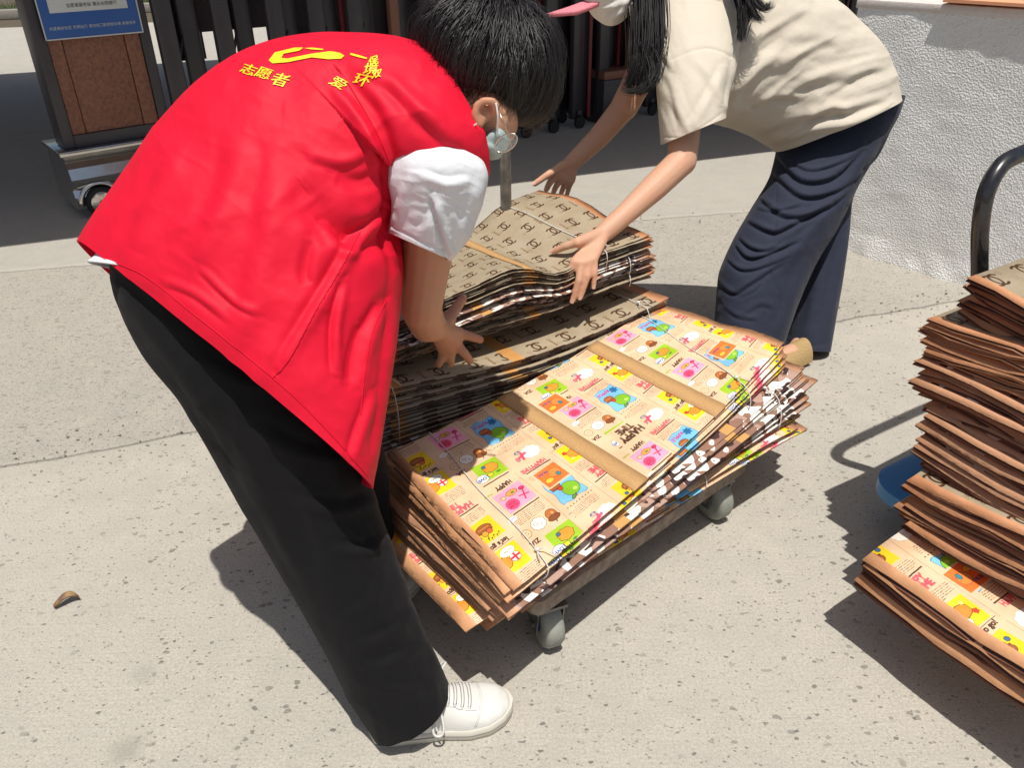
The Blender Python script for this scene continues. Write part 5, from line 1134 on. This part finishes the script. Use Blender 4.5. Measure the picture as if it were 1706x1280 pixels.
fw2 = [([U(935, 277, 2.62), U(914, 290, d2-.01), U(891, 306, d2-.005)], [.0135, .012, .010]),
       ([U(928, 292, 2.625), U(916, 304, 2.62), U(910, 316, 2.635)], [.0125, .0115, .0095]),
       ([U(937, 298, 2.64), U(927, 309, 2.645), U(922, 320, 2.66)], [.0120, .0105, .009]),
       ([U(946, 300, 2.66), U(939, 311, 2.665), U(934, 324, 2.68)], [.0115, .010, .0085]),
       ([U(953, 300, 2.68), U(948, 312, 2.685), U(944, 326, 2.70)], [.0105, .0092, .008])]
hand(mb, None, w2, fw2, .027)
body = mb.build('body', M['skin_w'], wo); remesh(body, .0042, 6)
nails(wo, [(q[0][2], -_f*.9+_u*.35, q[0][2]-q[0][1], q[1][2]) for q in fw]+[(fw2[0][0][2], -_f+_u*.5, fw2[0][0][2]-fw2[0][0][1], .010)], M['nail'])
# wide trousers, near leg over far leg
wn = [(1303, 200, 1500, 165, 2.70, 2.76, .150, 0, 10), (1297, 252, 1487, 198, 2.70, 2.76, .155, 0, 12), (1285, 300, 1456, 250, 2.69, 2.75, .150, 0, 16), (1254, 352, 1422, 310, 2.68, 2.74, .140, 0, 18), (1224, 402, 1392, 375, 2.67, 2.73, .130, 0, 14), (1201, 455, 1352, 445, 2.67, 2.72, .120, 0, 10), (1196, 500, 1322, 515, 2.675, 2.72, .115, 0, 8), (1193, 545, 1302, 575, 2.68, 2.72, .110, 0, 6)]
wf = [([(1248, 366), (1282, 383), (1306, 378), (1379, 337)], .008, 5.5, 1.3), ([(1234, 395), (1251, 410), (1272, 415), (1292, 408)], .006, 4.5, 1.2), ([(1229, 407), (1246, 427), (1270, 424), (1326, 400)], .007, 4.5, 1.2), ([(1214, 430), (1235, 447), (1265, 444), (1310, 425)], .005, 4.5, 1.1), ([(1200, 468), (1222, 486), (1241, 475), (1306, 432)], .006, 5, 1.0),
      ([(1299, 258), (1336, 298), (1390, 290), (1438, 240)], .008, 6, 1.3), ([(1290, 284), (1336, 324), (1390, 315), (1430, 285)], .008, 6, 1.2), ([(1268, 327), (1312, 358), (1370, 345), (1418, 306)], .008, 6, 1.2), ([(1310, 262), (1350, 282), (1400, 268), (1420, 255)], .004, 4, 1.0), ([(1400, 300), (1380, 350), (1340, 400), (1310, 440)], .006, 10, .6), ([(1440, 250), (1420, 300), (1400, 340)], .006, 10, .6), ([(1262, 345), (1290, 350), (1330, 340)], .004, 4, 1.),
      ([(1294, 300), (1293, 366), (1286, 412), (1280, 446), (1297, 487), (1301, 545)], -.0022, 2., -.4), ([(1225, 500), (1262, 482), (1280, 446)], -.0022, 2., -.4), ([(1340, 440), (1320, 490), (1300, 550)], .006, 10, .6), ([(1240, 520), (1265, 505), (1290, 510)], .003, 6, .9), ([(1210, 510), (1230, 525), (1260, 530)], .003, 5, .9)]
a = sil_loft(wn, 280, 240, 2.2, wf, [(.0022, -24, 170, 40, 21)])
wf2 = [(1330, 240, 1490, 192, 2.86, 2.86, .12), (1345, 300, 1458, 262, 2.87, 2.87, .12), (1350, 360, 1418, 310, 2.90, 2.90, .11), (1335, 430, 1408, 390, 2.92, 2.92, .105), (1322, 500, 1398, 470, 2.93, 2.93, .10), (1312, 550, 1386, 540, 2.94, 2.94, .10), (1304, 580, 1378, 584, 2.945, 2.945, .10, 0, 6)]
b = sil_loft(wf2, 120, 80, 2.2, [([(1395, 330), (1370, 430), (1345, 560)], .008, 12, .9), ([(1410, 400), (1390, 480), (1375, 560)], .006, 9, .7), ([(1306, 565), (1340, 578), (1378, 572)], -.002, 2., 0)], [(.003, 100, 120, 25, 23)])
cloth('trousers', [a, b], M['navy_cloth'], wo)
# shirt body and near sleeve
sr = [(1080, -120, 1092, 20, 2.42, 2.42, .12), (1190, -112, 1094, 72, 2.44, 2.42, .15), (1270, -84, 1118, 140, 2.47, 2.43, .155), (1335, -38, 1160, 188, 2.51, 2.47, .155), (1390, 12, 1205, 203, 2.55, 2.51, .155), (1432, 52, 1242, 215, 2.60, 2.56, .160), (1464, 92, 1272, 230, 2.66, 2.62, .185, 0, 6), (1482, 130, 1290, 244, 2.69, 2.65, .185, 0, 14), (1488, 168, 1296, 251, 2.71, 2.67, .185, 4, 22)]
sf = [([(1200, 200), (1270, 160), (1350, 130), (1430, 120)], .010, 12, .8), ([(1215, 150), (1290, 105), (1370, 70)], .008, 12, .7), ([(1260, 215), (1330, 190), (1400, 180), (1470, 160)], .009, 9, .9), ([(1290, 235), (1350, 215), (1420, 205), (1475, 178)], .008, 8, .9), ([(1225, 100), (1280, 50), (1340, 10)], .008, 12, .7), ([(1240, 180), (1300, 140), (1340, 138)], -.007, 8, -.6), ([(1262, 170), (1290, 158), (1330, 160)], .008, 7, 1.), ([(1350, 195), (1380, 175), (1410, 185)], .008, 7, 1.), ([(1300, 225), (1340, 200), (1370, 160)], .006, 7, .8), ([(1380, 150), (1430, 120), (1470, 110)], .006, 8, .7), ([(1215, 190), (1240, 130), (1290, 90)], .009, 10, .9), ([(1300, 60), (1360, 60), (1420, 80)], .005, 12, .6),
      ([(1296, 246), (1345, 246), (1400, 238), (1460, 205), (1484, 172)], -.0025, 2.4, 0)]
a = sil_loft(sr, 200, 150, 2.15, sf, [(.006, -32, 170, 38, 31), (.003, -25, 70, 16, 32), (.0015, 20, 50, 18, 33)])
sl_ = [(1098, -20, 1245, 10, 2.38, 2.42, .085), (1090, 55, 1232, 70, 2.33, 2.36, .095), (1094, 110, 1225, 112, 2.30, 2.33, .098), (1097, 160, 1215, 150, 2.285, 2.31, .098), (1101, 205, 1208, 178, 2.28, 2.30, .096, 3, 5), (1104, 240, 1204, 198, 2.28, 2.30, .092, 6, 10)]
slf = [([(1112, 104), (1150, 86), (1185, 80), (1226, 97)], -.003, 2.0, -.5), ([(1110, 120), (1128, 160), (1138, 215)], .004, 8, .8), ([(1160, 100), (1192, 140), (1198, 180)], .004, 10, .7), ([(1205, 115), (1180, 165), (1150, 215)], .005, 8, .9), ([(1108, 150), (1140, 200), (1150, 225)], .003, 7, .7), ([(1097, 60), (1110, 90), (1120, 115)], .006, 6, .8), ([(1105, 228), (1140, 228), (1175, 208), (1203, 188)], -.0022, 2.2, 0), ([(1225, 100), (1222, 140), (1212, 180)], .006, 7, .9)]
b = sil_loft(sl_, 130, 110, 2.1, slf, [(.0028, 62, 100, 22, 34), (.001, 70, 50, 10, 35)])
f_ = [(1060, -60, 1150, -20, 2.56, 2.56, .07), (1052, 10, 1130, 40, 2.60, 2.60, .075), (1060, 70, 1120, 100, 2.61, 2.61, .07)]
c = sil_loft(f_, 40, 50)
shirt = cloth('tshirt', [a, b, c], M['cream_cotton'], wo, .0025)
mb = MB(); mb.ball(U(1224, 206, 2.44), (.02, .012, .012)); 
# cap, mask, locks of hair
cap = MB(); V = []
for i in range(11):
    for j in range(28):
        th = math.pi*.5*i/10; ph = 2*math.pi*j/28
        V.append(U(1022, -88, 2.32)+_r*.096*math.sin(th)*math.cos(ph)-_f*.112*math.sin(th)*math.sin(ph)+(_u*.098*math.cos(th)))
cap.add(V, [(i*28+j, i*28+(j+1) % 28, (i+1)*28+(j+1) % 28, (i+1)*28+j) for i in range(10) for j in range(28)])
cp = cap.build('cap', M['pink'], wo); cp.modifiers.new('t', 'SOLIDIFY').thickness = .003
V = []; nx, ny = 18, 12
for i in range(nx):
    for j in range(ny):
        a = (i/(nx-1)-.5)*2; t = j/(ny-1); reach = 1-.35*a*a
        x0, y0 = 1052-t*142*reach, -44+t*62*reach; dep = 2.28+a*.095*(1-.3*t); V.append(U(x0, y0+19*a*a*(.3+.7*t)+7*math.sin(t*3.0)+3, dep))
o = mesh('cap_brim', V, [(i*ny+j, (i+1)*ny+j, (i+1)*ny+j+1, i*ny+j+1) for i in range(nx-1) for j in range(ny-1)], wo, [M['pink']]); o.modifiers.new('t', 'SOLIDIFY').thickness = .010
rows = [(973, -30, 1070, -50, 2.24, 2.28, .060), (975, -5, 1066, -18, 2.24, 2.28, .072), (984, 16, 1058, 6, 2.245, 2.27, .068), (1000, 30, 1046, 24, 2.25, 2.26, .048), (1012, 37, 1034, 34, 2.255, 2.255, .024), (1022, 40, 1025, 39, 2.255, 2.255, .002)]
cloth('face_mask', [sil_loft(rows, 40, 60, 2.1, [([(980, 0), (1010, 5), (1050, -10)], -.004, 3, -.6), ([(990, 18), (1020, 20), (1050, 5)], -.003, 3, -.6), ([(1055, -20), (1040, 10), (1020, 30)], .003, 4, .8)], [(.002, -30, 40, 8, 41)])], M['mask_white'], wo, .0012)
mb = MB(); mb.add([U(1048, 10, 2.215), U(1066, -12, 2.215), U(1062, 20, 2.225), U(1052, 43, 2.23)], [(0, 1, 2, 3)]); o = mb.build('mask_strap', M['mask_white'], wo); o.modifiers.new('t', 'SOLIDIFY').thickness = .002
def lock(paths, n, spread, seed, th=.0013, name='hair_lock'):
    rg = np.random.default_rng(seed); V = []; Fc = []
    for i in range(n):
        path = paths[rg.integers(len(paths))]; q = catmull(path, 22); dx, dy, dz = rg.normal(0, 1, 3); cutk = rg.uniform(.72, 1.)
        T = np.linspace(0, cutk, 22); pts = []
        q2 = np.stack([np.interp(T, np.linspace(0, 1, 22), q[:, k]) for k in range(q.shape[1])], 1)
        ph = rg.random()*6; lk = rg.normal(0, 1)
        for t, r_ in zip(T, q2):
            k = r_[3]; pts.append(U(r_[0]+dx*k+2.2*math.sin(t*8+ph)*t+lk*5*t*t, r_[1]+dy*3, r_[2]+dz*spread+.004*math.sin(t*7+ph)))
        pts = np.array(pts); tn = np.gradient(pts, axis=0); tn /= np.linalg.norm(tn, axis=1, keepdims=True); sdv = np.cross(tn, _f); sdv /= np.linalg.norm(sdv, axis=1, keepdims=True); up = np.cross(sdv, tn)
        wd = th*(1-.8*np.linspace(0, 1, 22)[:, None]**2); b_ = len(V); V += list(pts-sdv*wd)+list(pts+sdv*wd)+list(pts+up*wd)
        for k in range(21):
            for u_, v_ in ((0, 2), (2, 1), (1, 0)): Fc.append((b_+u_*22+k, b_+u_*22+k+1, b_+v_*22+k+1, b_+v_*22+k))
    return mesh(name, V, Fc, wo, [M['hair']])
lock([[(1072, -90, 2.25, 10), (1080, -20, 2.22, 11), (1082, 50, 2.20, 11), (1076, 100, 2.20, 9), (1060, 150, 2.22, 5)], [(1078, -90, 2.25, 9), (1086, -10, 2.22, 7), (1086, 60, 2.20, 8), (1082, 105, 2.20, 8), (1072, 145, 2.20, 5)], [(1064, -90, 2.26, 8), (1068, 0, 2.23, 8), (1066, 70, 2.22, 7), (1062, 115, 2.22, 6), (1044, 152, 2.24, 4)]], 1300, .016, 5)
lock([[(1072, 70, 2.20, 6), (1088, 110, 2.195, 6), (1084, 138, 2.19, 4), (1062, 152, 2.20, 4), (1040, 149, 2.215, 3)]], 160, .012, 8)
lock([[(1225, -80, 2.26, 9), (1236, -20, 2.245, 8), (1240, 20, 2.24, 6), (1236, 50, 2.24, 3), (1234, 70, 2.24, 2)], [(1235, -80, 2.26, 6), (1250, -20, 2.245, 4), (1262, 5, 2.24, 3), (1276, 14, 2.24, 2), (1284, 2, 2.24, 1.5)], [(1228, -80, 2.26, 6), (1244, -10, 2.245, 4), (1256, 22, 2.24, 3), (1268, 34, 2.24, 2)]], 420, .010, 6)
hair(wo, U(1025, -75, 2.33), (.100, .112, .115), (.1, .9, .3), 1500, .12, lambda x, y: x > 1048 or y < -60, 12, 'hair')
# straw sandals
for g in (g1, g2):
    mb = MB(); d = np.array([-.86, -.5, 0]); s_ = np.array([.5, -.86, 0])
    V = []; n = 24
    for z in (0, .018, .026):
        for i in range(n):
            a = 2*math.pi*i/n; V.append(g+d*(.055+.125*math.cos(a))+s_*.046*math.sin(a)*(1+.15*math.cos(a))+Z3*z)
    mb.add(V, [tuple(range(n))[::-1], tuple(range(2*n, 3*n))]+[(q*n+i, q*n+(i+1) % n, (q+1)*n+(i+1) % n, (q+1)*n+i) for q in range(2) for i in range(n)])
    V = []
    for i in range(13):
        for j in range(10):
            a = math.pi*i/12; t = j/9; V.append(g+d*(-.065+.235*t)+s_*.050*math.cos(a)*(1-.25*abs(t-.4))+Z3*(.015+(.075-.045*t)*math.sin(a)))
    mb.add(V, [(i*10+j, (i+1)*10+j, (i+1)*10+j+1, i*10+j+1) for i in range(12) for j in range(9)]); mb.build('woven_shoe', M['straw'], wo)
adopt(wo)
